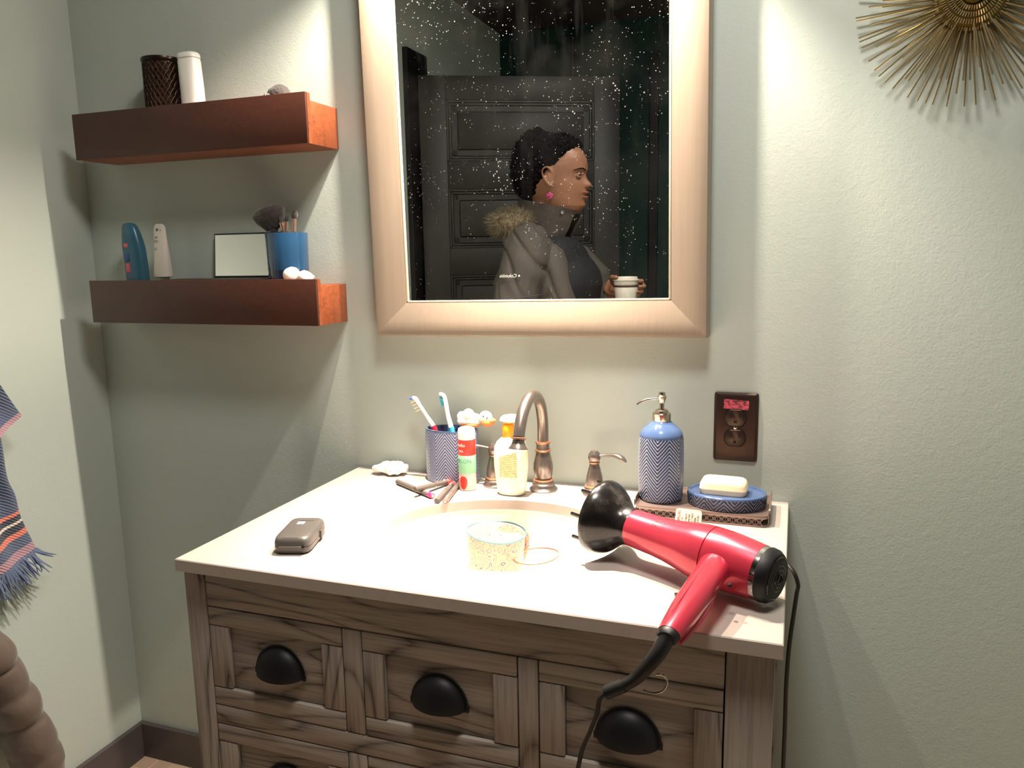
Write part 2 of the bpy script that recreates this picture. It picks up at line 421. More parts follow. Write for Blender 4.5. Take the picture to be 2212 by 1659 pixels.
for a, b in panels:
    g = [dbox(.112, .75, a, b, -.004, .004)]
    pn = obj('door_panel', dbox(.112, .75, a, b, -.003, .003, 0), 'casing', door)  # near-black ground paints shadow lines into the moulding grooves
    for (i, w, h) in ((.0015, .0075, .017), (.0125, .007, .013), (.0235, .022, .009)):
        for s in (1, -1):
            for q in ((.112+i, .75-i, a+i, a+i+w), (.112+i, .75-i, b-i-w, b-i), (.112+i, .112+i+w, a+i, b-i), (.75-i-w, .75-i, a+i, b-i)):
                g.append(dbox(*q, *sorted((s*.004, s*h)), bev=0))
    g.append(dbox(.112+.05, .75-.05, a+.05, b-.05, -.011, .011, bev=.002))
    g = g[1:]
    obj('panel_moulding', join(*g), 'door', door)
kg = xf(join(lathe([(.026, 0), (.026, .006), (.010, .010), (.010, .035), (.026, .045), (.028, .06), (.016, .072)], 24)), MW[door.name] @ T(W-.06, .018, .95, rx=-PI/2))
obj('door_knob', kg, 'black', door)
# dark rod on the teal wall above the door, seen in the mirror
o = obj('curtain_rod_cord', tube([(-.743, YF+.012, 1.606), (-.745, YF+.012, 1.0)], .011, 8), 'casing', label='dark narrow vertical pole on the teal wall above the open door, seen in mirror', cat='pole', loc=(-.743, YF+.012, 1.0))

# ================================================================== MIRROR
mx0, mz0, MWD, MHT = -.386, .287, .6482, .735
mir = thing('framed_mirror', 'large rectangular wall mirror in a wide champagne frame, glass flecked with dust', 'mirror', (mx0, 0, mz0), rot=(0, -.0122, 0))
prof = [(0, 0), (0, -.037), (.003, -.0425), (.010, -.0436), (.030, -.0405), (.052, -.0345), (.0640, -.0305), (.0652, -.0275), (.0652, -.010)]
def rail(a, b, inn):
    """a, b outer corners (x,z); inn unit inward dir; mitred"""
    V, F = [], []; ax, az = a; bx, bz = b; L = math.hypot(bx-ax, bz-az); dx, dz = (bx-ax)/L, (bz-az)/L
    n = len(prof)
    for (px, pz, s) in ((ax, az, 1), (bx, bz, -1)):
        for d, y in prof: V.append((px+inn[0]*d+dx*s*d, y, pz+inn[1]*d+dz*s*d))
    for k in range(n-1): F.append((k, k+1, n+k+1, n+k))
    F.append((n-1, 0, n, 2*n-1)); F.append(tuple(range(n))); F.append(tuple(reversed(range(n, 2*n))))
    return xf((V, F), MW[mir.name])
cs = [(0, 0), (MWD, 0), (MWD, MHT), (0, MHT)]; inns = [(0, 1), (-1, 0), (0, -1), (1, 0)]
for k in range(4): obj('frame_rail', rail(cs[k], cs[(k+1) % 4], inns[k]), 'frame', mir, ang=.5)
lipw = .0035
for k, q in enumerate(((.0652, MWD-.0652, .0652, .0652+lipw), (.0652, MWD-.0652, MHT-.0652-lipw, MHT-.0652), (.0652, .0652+lipw, .0652, MHT-.0652), (MWD-.0652-lipw, MWD-.0652, .0652, MHT-.0652))):
    obj('inner_lip', xf(box(q[0], q[1], -.030, -.024, q[2], q[3], .0008), MW[mir.name]), 'lip', mir)
obj('mirror_glass', xf(box(.0652, MWD-.0652, -.0265, -.014, .0652, MHT-.0652), MW[mir.name]), 'mirror', mir, smooth=False)
obj('backing_board', xf(box(.02, MWD-.02, -.012, -.0005, .02, MHT-.02), MW[mir.name]), 'gap', mir, smooth=False)

# wall lamp above the mirror, two bell shades opening downward (just above the frame of the photograph)
MAT['glow'] = None
t = NT('lit_bulb_glass'); t.set(Base_Color=(1, .9, .7, 1)); t.b.inputs['Emission Color'].default_value = (*LAMP_COLOR, 1); t.b.inputs['Emission Strength'].default_value = 20; MAT['glow'] = t.m
t = NT('frosted_shade'); tr = t.n('ShaderNodeBsdfTranslucent'); tr.inputs[0].default_value = (.8, .76, .7, 1); df = t.n('ShaderNodeBsdfDiffuse'); df.inputs[0].default_value = (.8, .77, .72, 1)
mxs = t.n('ShaderNodeMixShader'); mxs.inputs[0].default_value = .62; t.l(df.outputs[0], mxs.inputs[1]); t.l(tr.outputs[0], mxs.inputs[2]); t.l(mxs.outputs[0], t.o.inputs[0]); MAT['shade'] = t.m
fix = thing('vanity_wall_lamp', 'bronze vanity wall lamp with two downward shades above the framed mirror', 'lamp', (-.0575, 0, 1.215))
obj('backplate', box(-.30, .185, -.02, 0, 1.185, 1.245, .006), 'bronze', fix)
for (lx, ly, lz), hb, ro in zip(LAMPS, (.035, .058), (.055, .055)):
    zo = lz-hb
    obj('arm', tube(smooth_path([(lx, -.018, 1.215), (lx, -.07, 1.24), (lx, -.115, 1.23), (lx, ly, 1.205)]), .007, 10), 'bronze', fix)
    obj('lamp_shade', lathe([(.018, 1.20), (.022, 1.199), (.036, 1.185), (.048, lz+.02), (ro+.002, zo), (ro, zo), (.046, lz+.019), (.034, 1.182), (.020, 1.196), (.016, 1.197)], 40, lx, ly, cap0=False, cap1=False), 'shade', fix)
    obj('socket', lathe([(.016, 1.165), (.018, 1.17), (.018, 1.205), (.010, 1.21)], 24, lx, ly), 'bronze', fix)

# ================================================================== SHELVES
def shelf(zt, zb, label):
    x0, x1, s = -1.0523, -.4751, .1103
    sh = thing('floating_shelf', label, 'shelf', ((x0+x1)/2, 0, zb), group='stained floating shelves')
    lip = .013
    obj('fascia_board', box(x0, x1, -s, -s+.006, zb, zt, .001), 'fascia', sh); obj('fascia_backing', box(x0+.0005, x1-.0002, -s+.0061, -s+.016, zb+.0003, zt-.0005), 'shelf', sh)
    obj('top_board', box(x0+.014, x1-.014, -s+.016, 0, zt-lip-.014, zt-lip), 'shelf', sh)
    obj('side_board', box(x1-.014, x1-.0005, -s+.016, 0, zb, zt-lip-.0005, .0008), 'shelf', sh)
    obj('side_board', box(x0+.0005, x0+.014, -s+.016, 0, zb, zt-lip-.0005, .0008), 'shelf', sh)
    obj('bottom_board', box(x0+.014, x1-.014, -s+.016, 0, zb, zb+.012), 'shelf', sh)
    return zt-lip
ZU = shelf(.7511, .6579, 'upper scuffed red-brown floating shelf holding a dark tin and white container')
ZL = shelf(.4030, .3117, 'lower smooth red-brown floating shelf holding toiletries and the blue brush tumbler')

# ================================================================== VANITY CABINET
vx0, vx1, vy, vt, vb = -.4635, .3965, -.528, -.0189, -.80
cab = thing('vanity_cabinet', 'weathered grey-brown oak vanity cabinet with black cup-pull drawers', 'cabinet', ((vx0+vx1)/2, -.27, ZF))
P = .016
for nm, a in (('carcass_front', (vx0+.01, vx1-.012, vy+.0185, vy+.024, vb+.02, vt-.002)), ('carcass_back', (vx0+.01, vx1-.012, -.012, -.005, vb+.02, vt-.002)),
              ('carcass_side', (vx0+.012, vx0+.020, vy+.0245, -.0125, vb+.02, vt-.002)), ('carcass_side', (vx1-.020, vx1-.0125, vy+.0245, -.0125, vb+.02, vt-.002)),
              ('carcass_floor', (vx0+.0205, vx1-.0205, vy+.0245, -.0125, vb+.02, vb+.03))):
    obj(nm, box(*a), 'gap', cab, smooth=False)
def pc(n, a, m, b=.0012): return obj(n, box(*a, bev=b), m, cab)
xs = [(-.4235, -.1905), (-.1565, .0755), (.1065, .3395)]
sL, sR = vx0, vx1
pc('corner_post', (sL, -.4255, vy, vy+.05, ZF, vt-.001), 'oak_v'); pc('corner_post', (.3415, sR-.0, vy, vy+.05, ZF, vt-.001), 'oak_v')
pc('corner_post', (sL, -.4255, -.055, -.003, ZF, vt-.001), 'oak_v'); pc('corner_post', (.3415, sR, -.055, -.003, ZF, vt-.001), 'oak_v')
pc('side_panel', (vx0+.004, vx0+.012, vy+.052, -.057, -.76, vt-.001), 'oak_v'); pc('side_panel', (vx1-.012, vx1-.004, vy+.052, -.057, -.76, vt-.001), 'oak_v')
pc('top_rail', (-.4240, .3400, vy, vy+.018, -.0755, vt-.001), 'oak_h')
rows = [(-.2375, -.0775), (-.4315, -.2715), (-.6400, -.4655)]
pc('middle_rail', (-.4240, .3400, vy, vy+.018, -.2695, -.2395), 'oak_h')
pc('middle_rail', (-.4240, .3400, vy, vy+.018, -.4635, -.4335), 'oak_h')
pc('bottom_rail', (-.4240, .3400, vy, vy+.018, -.71, -.642), 'oak_h')
for z0, z1 in rows:
    for x0, x1 in ((-.1885, -.1585), (.0775, .1045)): pc('mullion', (x0, x1, vy, vy+.018, z0, z1), 'oak_v')
def make_pull(cx, zb, par):
    # half-dome shell, open underneath, with a thin back flange and two ears
    y0 = vy+.0055
    def dome(s):
        def f(u, v):
            a = PI*u; e = PI/2*v
            x = math.cos(a)*math.cos(e); z = math.sin(a)*math.cos(e); y = math.sin(e)
            z = z if z > 0 else 0
            return (cx+.0405*s*x, y0-.024*s*y, zb+.043*s*z)
        return grid(f, 33, 13)
    def rim():
        def f(u, v):
            a = PI*u; r = [1.0, 1.07, 1.07, 1.0][int(round(v*3))]; y = [0, 0, -.0022, -.0022][int(round(v*3))]
            return (cx+.0405*r*math.cos(a), y0+y, zb+.043*r*math.sin(a))
        return grid(f, 33, 4)
    def lowlip(u, v):
        a = PI*u; r = .0405; e = math.sin(a)
        return (cx+.0405*math.cos(a), y0-.024*e, zb-.003*e*v)
    g = join(dome(1), dome(.93), rim(), grid(lowlip, 33, 3), box(cx-.0445, cx-.037, y0-.003, y0, zb-.004, zb+.006, .001), box(cx+.037, cx+.0445, y0-.003, y0, zb-.004, zb+.006, .001))
    o = obj('cup_pull', g, 'black', par); 
    
for r, (z0, z1) in enumerate(rows):
    for x0, x1 in xs:
        d = obj('drawer', box(x0, x1, vy+.008, vy+.019, z0, z1), 'gap', cab, smooth=False)
        for a, n, m in (((x0, x1, vy, vy+.014, z1-.0282, z1), 'drawer_rail', 'oak_h'), ((x0, x1, vy, vy+.014, z0, z0+.0282), 'drawer_rail', 'oak_h'),
                        ((x0, x0+.034, vy, vy+.014, z0+.0300, z1-.0300), 'drawer_stile', 'oak_v'), ((x1-.034, x1, vy, vy+.014, z0+.0300, z1-.0300), 'drawer_stile', 'oak_v'),
                        ((x0+.0345, x1-.0345, vy+.0065, vy+.013, z0+.0290, z1-.0290), 'drawer_panel', 'oak_h')):
            obj(n, box(*a, bev=.001), m, d)
        make_pull((x0+x1)/2+(.005 if x0 < -.3 else .0), (z0+z1)/2-.0125, d)

# ================================================================== COUNTERTOP with oval cut-out
SX, SY, SA, SB = -.035, -.285, .197, .163
cx0, cx1, cy0, cy1, ct = -.4648, .4054, -.5428, -.001, -.0189
N = 128
def rect_pt(a):
    c, s = math.cos(a), math.sin(a); ts = []
    if c > 1e-9: ts.append((cx1-SX)/c)
    if c < -1e-9: ts.append((cx0-SX)/c)
    if s > 1e-9: ts.append((cy1-SY)/s)
    if s < -1e-9: ts.append((cy0-SY)/s)
    t = min(ts); return SX+t*c, SY+t*s
angs = sorted([2*PI*i/N for i in range(N)]+[math.atan2(y-SY, x-SX) % (2*PI) for x in (cx0, cx1) for y in (cy0, cy1)])
V, F = [], []; n = len(angs); rings = []
for kind, z in (('e', ct), ('e', -.0015), ('e2', 0), ('m', 0), ('r2', 0), ('r', -.0015), ('r', ct)):
    for a in angs:
        x, y = rect_pt(a); ex, ey = SX+SA*math.cos(a), SY+SB*math.sin(a)
        L = math.hypot(x-SX, y-SY)
        if kind == 'e': p = (ex, ey)
        elif kind == 'e2': p = (SX+(SA+.0015)*math.cos(a), SY+(SB+.0015)*math.sin(a))
        elif kind == 'm': p = ((ex+x)/2, (ey+y)/2)
        elif kind == 'r2': p = (min(max(x, cx0+.0012), cx1-.0012), min(max(y, cy0+.0012), cy1-.0012))
        else: p = (x, y)
        V.append((p[0], p[1], z))
for k in range(7):
    for i in range(n): F.append((k*n+i, k*n+(i+1) % n, ((k+1) % 7)*n+(i+1) % n, ((k+1) % 7)*n+i))
obj('countertop', (V, F), 'quartz', label='white veined stone countertop with oval sink cut-out on the oak vanity', cat='countertop', loc=(0, -.27, ct), ang=.5)
sink = thing('undermount_sink', 'oval white ceramic sink bowl set under the stone countertop', 'sink', (SX, SY, -.16))
bowl = []
for k in range(22):
    t = k/21; r = 1-t; z = ct-.0005-.128*(1-(r**3.2)); bowl.append((max(r, .0)*1.03 if k < 21 else .11, z))
bp = [(1.10, ct-.0005)]+[(1.03*math.cos(t*PI/2*.93), ct-.0005-.130*math.sin(t*PI/2*.93)**.55) for t in [i/20 for i in range(21)]]
bp = [(1.12, ct-.0005)]+bp[1:]
bo = [(r+.045, z-.012) for r, z in reversed(bp)]
g = lathe([(r, z) for r, z in bp]+bo+[bp[0]], 96, SX, SY, SA, SB, False, False)
obj('bowl', g, 'ceramic', sink)
zb = bp[-1][1]
obj('drain', lathe([(.028, zb+.0005), (.030, zb+.002), (.024, zb+.003), (.022, zb+.001), (.010, zb+.0015), (.0095, zb+.004), (.001, zb+.0045)], 32, SX, SY), 'bronze', sink)

# ================================================================== FAUCET
FX, FY = -.036, -.050
fa = thing('gooseneck_faucet', 'oil-rubbed bronze gooseneck faucet spout with copper rings behind sink', 'faucet', (FX, FY, 0))
obj('base_flange', lathe([(.0265, 0), (.0270, .003), (.0235, .006), (.0215, .009), (.0215, .013), (.0195, .015), (.0190, .0185)], 40, FX, FY), 'bronze', fa)
obj('copper_ring', lathe([(.0175, .0185), (.0195, .0195), (.0195, .0215), (.0170, .0225)], 40, FX, FY), 'copper', fa)
obj('spout_body', lathe([(.0150, .0225), (.0170, .030), (.0188, .042), (.0182, .053), (.0150, .065), (.0125, .075), (.0125, .092)], 40, FX, FY), 'bronze', fa)
obj('copper_ring', lathe([(.0128, .0755), (.0152, .0765), (.0152, .0790), (.0128, .0800)], 40, FX, FY), 'copper', fa)
obj('copper_ring', lathe([(.0120, .0905), (.0145, .0915), (.0145, .0945), (.0112, .0955)], 40, FX, FY), 'copper', fa)
ps = smooth_path([(FX, FY, .094), (FX, FY+.001, .118), (FX, FY-.002, .142), (FX, FY-.014, .168), (FX, FY-.035, .186), (FX, FY-.062, .193), (FX, FY-.090, .187), (FX, FY-.114, .171), (FX, FY-.130, .150), (FX, FY-.137, .134)], 5)
obj('spout_tube', tube(ps, .0105, 24), 'bronze', fa)
tipd = Vector((0, -.22, -.97)).normalized(); tp = Vector((FX, FY-.137, .134))
pr_ = [(0, .0108), (.001, .0135), (.003, .0135), (.004, .0108)]
obj('copper_ring', tube([tp+tipd*a for a, r in pr_], [r for a, r in pr_], 28), 'copper', fa)
pr_ = [(.004, .0105), (.008, .0108), (.014, .0130), (.019, .0165), (.021, .0170), (.0215, .013), (.018, .011)]
obj('aerator_bell', tube([tp+tipd*a for a, r in pr_], [r for a, r in pr_], 28), 'bronze', fa)
def handle(hx, sgn, label):
    h = thing('faucet_handle', label, 'faucet handle', (hx, FY, 0), group='faucet lever handles')
    obj('base_flange', lathe([(.0225, 0), (.0230, .003), (.0200, .006), (.0190, .009), (.0190, .012), (.0170, .014)], 40, hx, FY), 'bronze', h)
    obj('copper_ring', lathe([(.0160, .014), (.0178, .015), (.0178, .018), (.0155, .019)], 40, hx, FY), 'copper', h)
    obj('handle_body', lathe([(.0155, .019), (.0160, .026), (.0145, .036), (.0115, .048), (.0092, .056), (.0088, .061)], 40, hx, FY), 'bronze', h)
    obj('copper_ring', lathe([(.0088, .059), (.0102, .060), (.0102, .062), (.0088, .063)], 40, hx, FY), 'copper', h)
    obj('ball_cap', lathe([(.0080, .0625), (.0112, .067), (.0118, .072), (.0105, .078), (.0075, .0815), (.0070, .083), (.0010, .0835)], 40, hx, FY), 'bronze', h)
    pp = smooth_path([(hx+sgn*.008, FY, .074), (hx+sgn*.024, FY-.001, .0765), (hx+sgn*.040, FY-.004, .078), (hx+sgn*.052, FY-.007, .0745), (hx+sgn*.061, FY-.010, .068)], 5)
    obj('lever', tube(pp, lerp_list([.0042, .0040, .0052, .0075, .0072, .0030], len(pp)), 16, flat=.62), 'bronze', h)
handle(.0635, 1, 'bronze lever faucet handle to the right of the gooseneck spout')
handle(-.1355, -1, 'bronze lever faucet handle left of the spout, half behind the lotion bottle')

# ================================================================== WALL OUTLET
ox, oz = .2726, .1943
pl = thing('wall_outlet', 'dark bronze duplex outlet plate with pink tape label on the wall', 'outlet', (ox+.038, 0, oz-.062))
obj('cover_plate', sqr_loft([(ox+.03815, 0, 0, .03815, .0623), (ox+.03815, 0, .002, .03815, .0623), (ox+.03815, 0, .005, .0355, .0597), (ox+.03815, 0, .0062, .0325, .0567)], 64, 14.0), 'plate', pl) if False else \
obj('cover_plate', xf(sqr_loft([(0, 0, 0, .03815, .0623), (0, 0, .0025, .03815, .0623), (0, 0, .0055, .0355, .0597), (0, 0, .0062, .0335, .0577)], 96, 24.0), Matrix.Translation((ox+.03815, 0, oz-.0623)) @ Matrix.Rotation(PI/2, 4, 'X')), 'plate', pl, ang=.3)
for rz_ in (.1497, .1132):
    rc = (ox+.0375, -.0062, rz_)
    def rr_(r, h, n=40):
        out = []
        for hh, k in ((0, 1), (h, 1), (h+.0006, .95)):
            out.append([(rc[0]+k*r*math.cos(2*PI*i/n), rc[1]-hh, rc[2]+k*max(-.0135*1.09, min(.0135*1.09, r*math.sin(2*PI*i/n)))) for i in range(n)])
        V = [p for rr in out for p in rr]; F = [(k*n+i, k*n+(i+1) % n, (k+1)*n+(i+1) % n, (k+1)*n+i) for k in range(2) for i in range(n)]+[tuple(reversed(range(n))), tuple(range(2*n, 3*n))]
        return V, F
    re = obj('receptacle', rr_(.0178, .0022), 'plate', pl)
    obj('receptacle_rim', join(tube([(rc[0]+.0187*math.cos(2*PI*i/40), -.0064, rc[2]+max(-.0156, min(.0156, .0187*math.sin(2*PI*i/40)))) for i in range(40)], .0007, 6, closed=True)), 'gap', re)
    for dx, w, h in ((-.0072, .0028, .0095), (.0072, .0028, .0080)):
        obj('slot', box(rc[0]+dx-w/2, rc[0]+dx+w/2, -.0097, -.0085, rc[2]+.001, rc[2]+.001+h), 'gap', re, smooth=False)
    obj('ground_slot', join(box(rc[0]-.0028, rc[0]+.0028, -.0097, -.0085, rc[2]-.0095, rc[2]-.005, .0005)), 'gap', re, smooth=False)
obj('screw', xf(lathe([(.0036, 0), (.0036, .001), (.0022, .0018)], 20), T(ox+.0375, -.0060, .1316, rx=PI/2)), 'nickel', pl)
MAT['tape'] = None
t = NT('pink_red_tape'); nn = t.noise(t.coord(scale=(60, 60, 90)), 2, 4, .7)
t.set(Base_Color=t.ramp(nn, [(.42, lin('#5d4036')), (.5, lin('#d9566c')), (.75, lin('#e06a7c'))]), Roughness=.35); MAT['tape'] = t.m
obj('label_tape', xf(box(-.0215, .0215, -.0006, 0, -.0085, .0085), T(ox+.0385, -.0063, .1735, ry=.045)), 'tape', pl, smooth=False)

# ================================================================== SUNBURST
bx, bz, BR = .632, .812, .157
sb = thing('sunburst_wall_ornament', 'brass sunburst ornament of thin rods radiating on the right wall', 'wall decor', (bx, 0, bz))
rods = {}
for L in (.158, .140, .122, .108, .092):
    rods[L] = mesh('rod', tube([(.03, 0, 0), (L, 0, 0)], [.00140, .00125], 6), 'brass')
random.seed(3)
for k in range(168):
    a = 2*PI*k/168+random.uniform(-.012, .012); L = (.158, .122, .140, .108, .158, .092, .122)[k % 7] if random.random() > .2 else random.choice((.158, .140))
    lay = {.158: .012, .140: .015, .122: .019, .108: .024, .092: .028}[L]; tilt = random.uniform(.0, .05)+(.158-L)*1.6
    m = Matrix.Translation((bx, -lay, bz)) @ Matrix.Rotation(a, 4, 'Y') @ Matrix.Rotation(-tilt, 4, 'Z')
    inst('rod', rods[L], sb, m)
obj('hub_disc', xf(lathe([(.047, 0), (.050, .004), (.050, .018), (.046, .030), (.036, .036), (.022, .038), (.001, .036)], 64), Matrix.Translation((bx, -.002, bz)) @ Matrix.Rotation(PI/2, 4, 'X')), 'brass_dark', sb)
for r, yy, nn in ((.0475, -.030, 84), (.0400, -.038, 72), (.0310, -.042, 58), (.0225, -.044, 42)):
    gs = []
    for k in range(nn):
        a = 2*PI*k/nn; d = Vector((math.cos(a), 0, math.sin(a))); p = Vector((bx, yy, bz))+d*r
        gs.append(tube([p-d*.0030, p+d*.0030+Vector((0, .004, 0))], .0010, 5))
    obj('peg_ring', join(*gs), 'brass', sb)
obj('hub_dome', xf(lathe([(.018, 0), (.016, .006), (.010, .010), (.001, .012)], 32), Matrix.Translation((bx, -.038, bz)) @ Matrix.Rotation(PI/2, 4, 'X')), 'brass_dark', sb)

# ================================================================== ON THE COUNTER, RIGHT
# tray with pierced sides
tx0, tx1, ty0, ty1, tz = .1560, .3770, -.1520, -.0200, .0170
tr = thing('pierced_tray', 'pewter tray with pierced lattice sides under the blue soap dispenser and dish', 'tray', ((tx0+tx1)/2, (ty0+ty1)/2, 0))
tcx, tcy, thx, thy = (tx0+tx1)/2, (ty0+ty1)/2, (tx1-tx0)/2, (ty1-ty0)/2
obj('tray_floor', sqr_loft([(tcx, tcy, tz-.003, thx-.004, thy-.004), (tcx, tcy, tz, thx-.004, thy-.004)], 96, 12), 'tray', tr)
def ring_loft(secs, p=12, n=120):
    V = []
    for z, ix in secs:
        for i in range(n):
            a = 2*PI*i/n; c, s = math.cos(a), math.sin(a)
            V.append((tcx+(thx-ix)*math.copysign(abs(c)**(2/p), c), tcy+(thy-ix)*math.copysign(abs(s)**(2/p), s), z))
    m = len(secs); F = [(k*n+i, k*n+(i+1) % n, ((k+1) % m)*n+(i+1) % n, ((k+1) % m)*n+i) for k in range(m) for i in range(n)]
    return V, F
obj('base_band', ring_loft([(0, .004), (0, .001), (.0030, .001), (.0036, .0025), (.0030, .004)]), 'tray', tr)
obj('top_band', ring_loft([(.0135, .003), (.0135, .001), (.0165, .0005), (.0185, .001), (.0180, .004), (.015, .004)]), 'tray', tr)
lg = []
def lat(p0, p1, cells):
    p0, p1 = Vector(p0), Vector(p1)
    for k in range(cells):
        a = p0.lerp(p1, k/cells); b = p0.lerp(p1, (k+1)/cells); mid = (a+b)/2
        zl, zh = .0030, .0138
        for (u0, v0, u1, v1) in ((a, zl, b, zh), (a, zh, b, zl)):
            for bow in (.0014, -.0014):
                pts = []
                for t_ in range(7):
                    s_ = t_/6; q = u0.lerp(u1, s_); z = v0+(v1-v0)*s_+bow*math.sin(PI*s_)*1.2; pts.append((q.x, q.y, z))
                lg.append(tube(pts, .00042, 5))
        lg.append(tube([(a.x, a.y, zl), (a.x, a.y, zh)], .0004, 5))
        lg.append(tube([(mid.x, mid.y, (zl+zh)/2+.0018), (mid.x+(b.x-a.x)*.12, mid.y+(b.y-a.y)*.12, (zl+zh)/2), (mid.x, mid.y, (zl+zh)/2-.0018), (mid.x-(b.x-a.x)*.12, mid.y-(b.y-a.y)*.12, (zl+zh)/2)], .0004, 5, closed=True))
o_ = .0022
lat((tx0+.010, ty0+o_, 0), (tx1-.010, ty0+o_, 0), 17); lat((tx0+.010, ty1-o_, 0), (tx1-.010, ty1-o_, 0), 17)
lat((tx0+o_, ty0+.008, 0), (tx0+o_, ty1-.008, 0), 10); lat((tx1-o_, ty0+.008, 0), (tx1-o_, ty1-.008, 0), 10)
obj('pierced_lattice', join(*lg), 'tray', tr, smooth=True)
obj('inner_wall', ring_loft([(.002, .0125), (.002, .0105), (.0140, .0105), (.0140, .0125)]), 'gap', tr)
# raised end lips left and right
for sx, nm in ((-1, 'end_lip'), (1, 'end_lip')):
    xe = tcx+sx*(thx-.002)
    pts = [(xe, ty0+.010, .0175), (xe+sx*.001, ty0+.012, .024), (xe+sx*.0015, ty0+.020, .030), (xe+sx*.0015, ty1-.018, .030), (xe+sx*.001, ty1-.010, .024), (xe, ty1-.008, .0175)]
    V, F = [], []
    for x, y, z in smooth_path(pts, 4):
        V += [(x-.001, y, .0165), (x-.001, y, z), (x+.001, y, z), (x+.001, y, .0165)]
    m = len(V)//4
    F = [(4*k+a, 4*k+(a+1) % 4, 4*(k+1)+(a+1) % 4, 4*(k+1)+a) for k in range(m-1) for a in range(4)]+[(0, 1, 2, 3), (4*m-1, 4*m-2, 4*m-3, 4*m-4)]
    obj(nm, (V, F), 'tray', tr)

# soap dispenser
dx, dy = .1930, -.0930
ds = thing('soap_dispenser', 'tall blue ceramic soap dispenser with embossed chevrons and nickel pump on pewter tray', 'dispenser', (dx, dy, tz))
MAT['chev1'] = chevron_mat('blue_chevron_glaze', '#b0b8ca', '#2a3a60', 6, 155, 3.6)
def body(u, v):
    z = .001+v*.112
    r = .0365+.0016*math.sin(PI*v*.9)
    if z > .006 and z < .110: r += .0009*chev(u, z, 6, 155, 3.6)
    if z < .004: r -= .0012
    # texture space: atan2/2pi+.5
    a = 2*PI*(u-.5)
    return (dx+r*math.cos(a), dy+r*math.sin(a), tz+z)
g = grid(body, 288, 150, cu=True)
n_ = len(g[0]); g[1].append(tuple(reversed(range(288))))
obj('embossed_body', g, 'chev1', ds, ang=1.2)
MAT['blueglaze'] = plain('cornflower_blue_glaze', '#4a5f86', .12, var=.12, vscale=40, coat=.4)
obj('shoulder', lathe([(.0372, tz+.1125), (.0374, tz+.114), (.0362, tz+.119), (.0300, tz+.127), (.0215, tz+.134), (.0175, tz+.1375), (.0165, tz+.139)], 64, dx, dy), 'blueglaze', ds)
obj('pump_collar', lathe([(.0152, tz+.138), (.0158, tz+.139), (.0158, tz+.150), (.0160, tz+.152), (.0150, tz+.1535), (.0110, tz+.154), (.0110, tz+.1575), (.0085, tz+.159)], 48, dx, dy), 'nickel', ds)
obj('pump_stem', lathe([(.0042, tz+.158), (.0042, tz+.170), (.0050, tz+.171), (.0075, tz+.179), (.0078, tz+.182), (.0055, tz+.184), (.0060, tz+.187), (.0052, tz+.189), (.0010, tz+.1895)], 32, dx, dy), 'nickel', ds)
obj('pump_nozzle', tube(smooth_path([(dx-.004, dy, tz+.177), (dx-.020, dy-.003, tz+.1765), (dx-.033, dy-.005, tz+.172), (dx-.0415, dy-.006, tz+.1665)], 5), .0022, 14), 'nickel', ds)

# soap dish and soap
qx, qy, qa, qb = .3050, -.0930, .0655, .0505
sd = thing('soap_dish', 'low oval blue ceramic soap dish with embossed chevrons on the tray', 'dish', (qx, qy, tz))
MAT['chev2'] = chevron_mat('dark_blue_chevron_glaze', '#75839f', '#131c38', 12, 150, 2.6, (qa, qb))
def dbody(u, v):
    z = .0005+v*.0195; r = 1-.03*(1-v)
    if .12 < v < .9: r += .016*chev(u, z, 12, 150, 2.6)
    a = 2*PI*(u-.5); return (qx+qa*r*math.cos(a), qy+qb*r*math.sin(a), tz+z)
g = grid(dbody, 360, 34, cu=True); g[1].append(tuple(reversed(range(360))))
obj('embossed_body', g, 'chev2', sd, ang=1.2)
obj('rim_and_well', lathe([(1.0, tz+.020), (.99, tz+.0225), (.965, tz+.0235), (.93, tz+.0228), (.90, tz+.019), (.86, tz+.0165), (.5, tz+.0145), (.01, tz+.0145)], 96, qx, qy, qa, qb), 'blueglaze', sd)
obj('rest_ridge', join(*[box(qx-.03, qx+.03, qy+d-.002, qy+d+.002, tz+.014, tz+.0175, .0008) for d in (-.014, 0, .014)]), 'blueglaze', sd)
sp_ = sqr_loft([(0, 0, z, .0395*k, .0245*k*1.0) for z, k in ((0, .80), (.0018, .90), (.006, .965), (.0115, .985), (.0128, .995), (.0135, .985), (.020, .965), (.0250, .90), (.0270, .82), (.0275, .70))], 72, 5.5)
obj('bar_soap', xf(sp_, T(.3000, -.0935, tz+.0170, rz=-.05)), 'soap', label='cream bar of soap lying on the blue soap dish', cat='soap', loc=(.3000, -.0935, tz+.0170))

# ================================================================== HAIR DRYER
hd = thing('hair_dryer', 'metallic red hair dryer with black diffuser lying at the counter front corner', 'hair dryer', (.30, -.40, 0))
P0 = Vector((.1480, -.3350, .0570)); P1 = Vector((.3870, -.4440, .0400)); AX = (P1-P0).normalized(); LEN = (P1-P0).length
def along(prof, n=56, flat=1.0): return tube([P0+AX*a for a, r in prof], [r for a, r in prof], n, flat=flat)
bprof = [(.050, .0225), (.0505, .0262), (.058, .0268), (.075, .0272), (.095, .0280), (.115, .0298), (.135, .0330), (.150, .0362), (.165, .0385), (.180, .0395)]
obj('front_housing', along(bprof+[(.1805, .0385)]), 'dryer', hd)
bprof2 = [(.1812, .0385), (.1817, .0395), (.195, .0396), (.210, .0390), (.228, .0376), (.243, .0362), (.2500, .0355), (.2505, .033)]
obj('rear_housing', along(bprof2), 'dryer', hd)
obj('rear_band', along([(.2500, .0345), (.2503, .0352), (.258, .0345), (.262, .0338), (.2622, .030)]), 'chrome', hd)
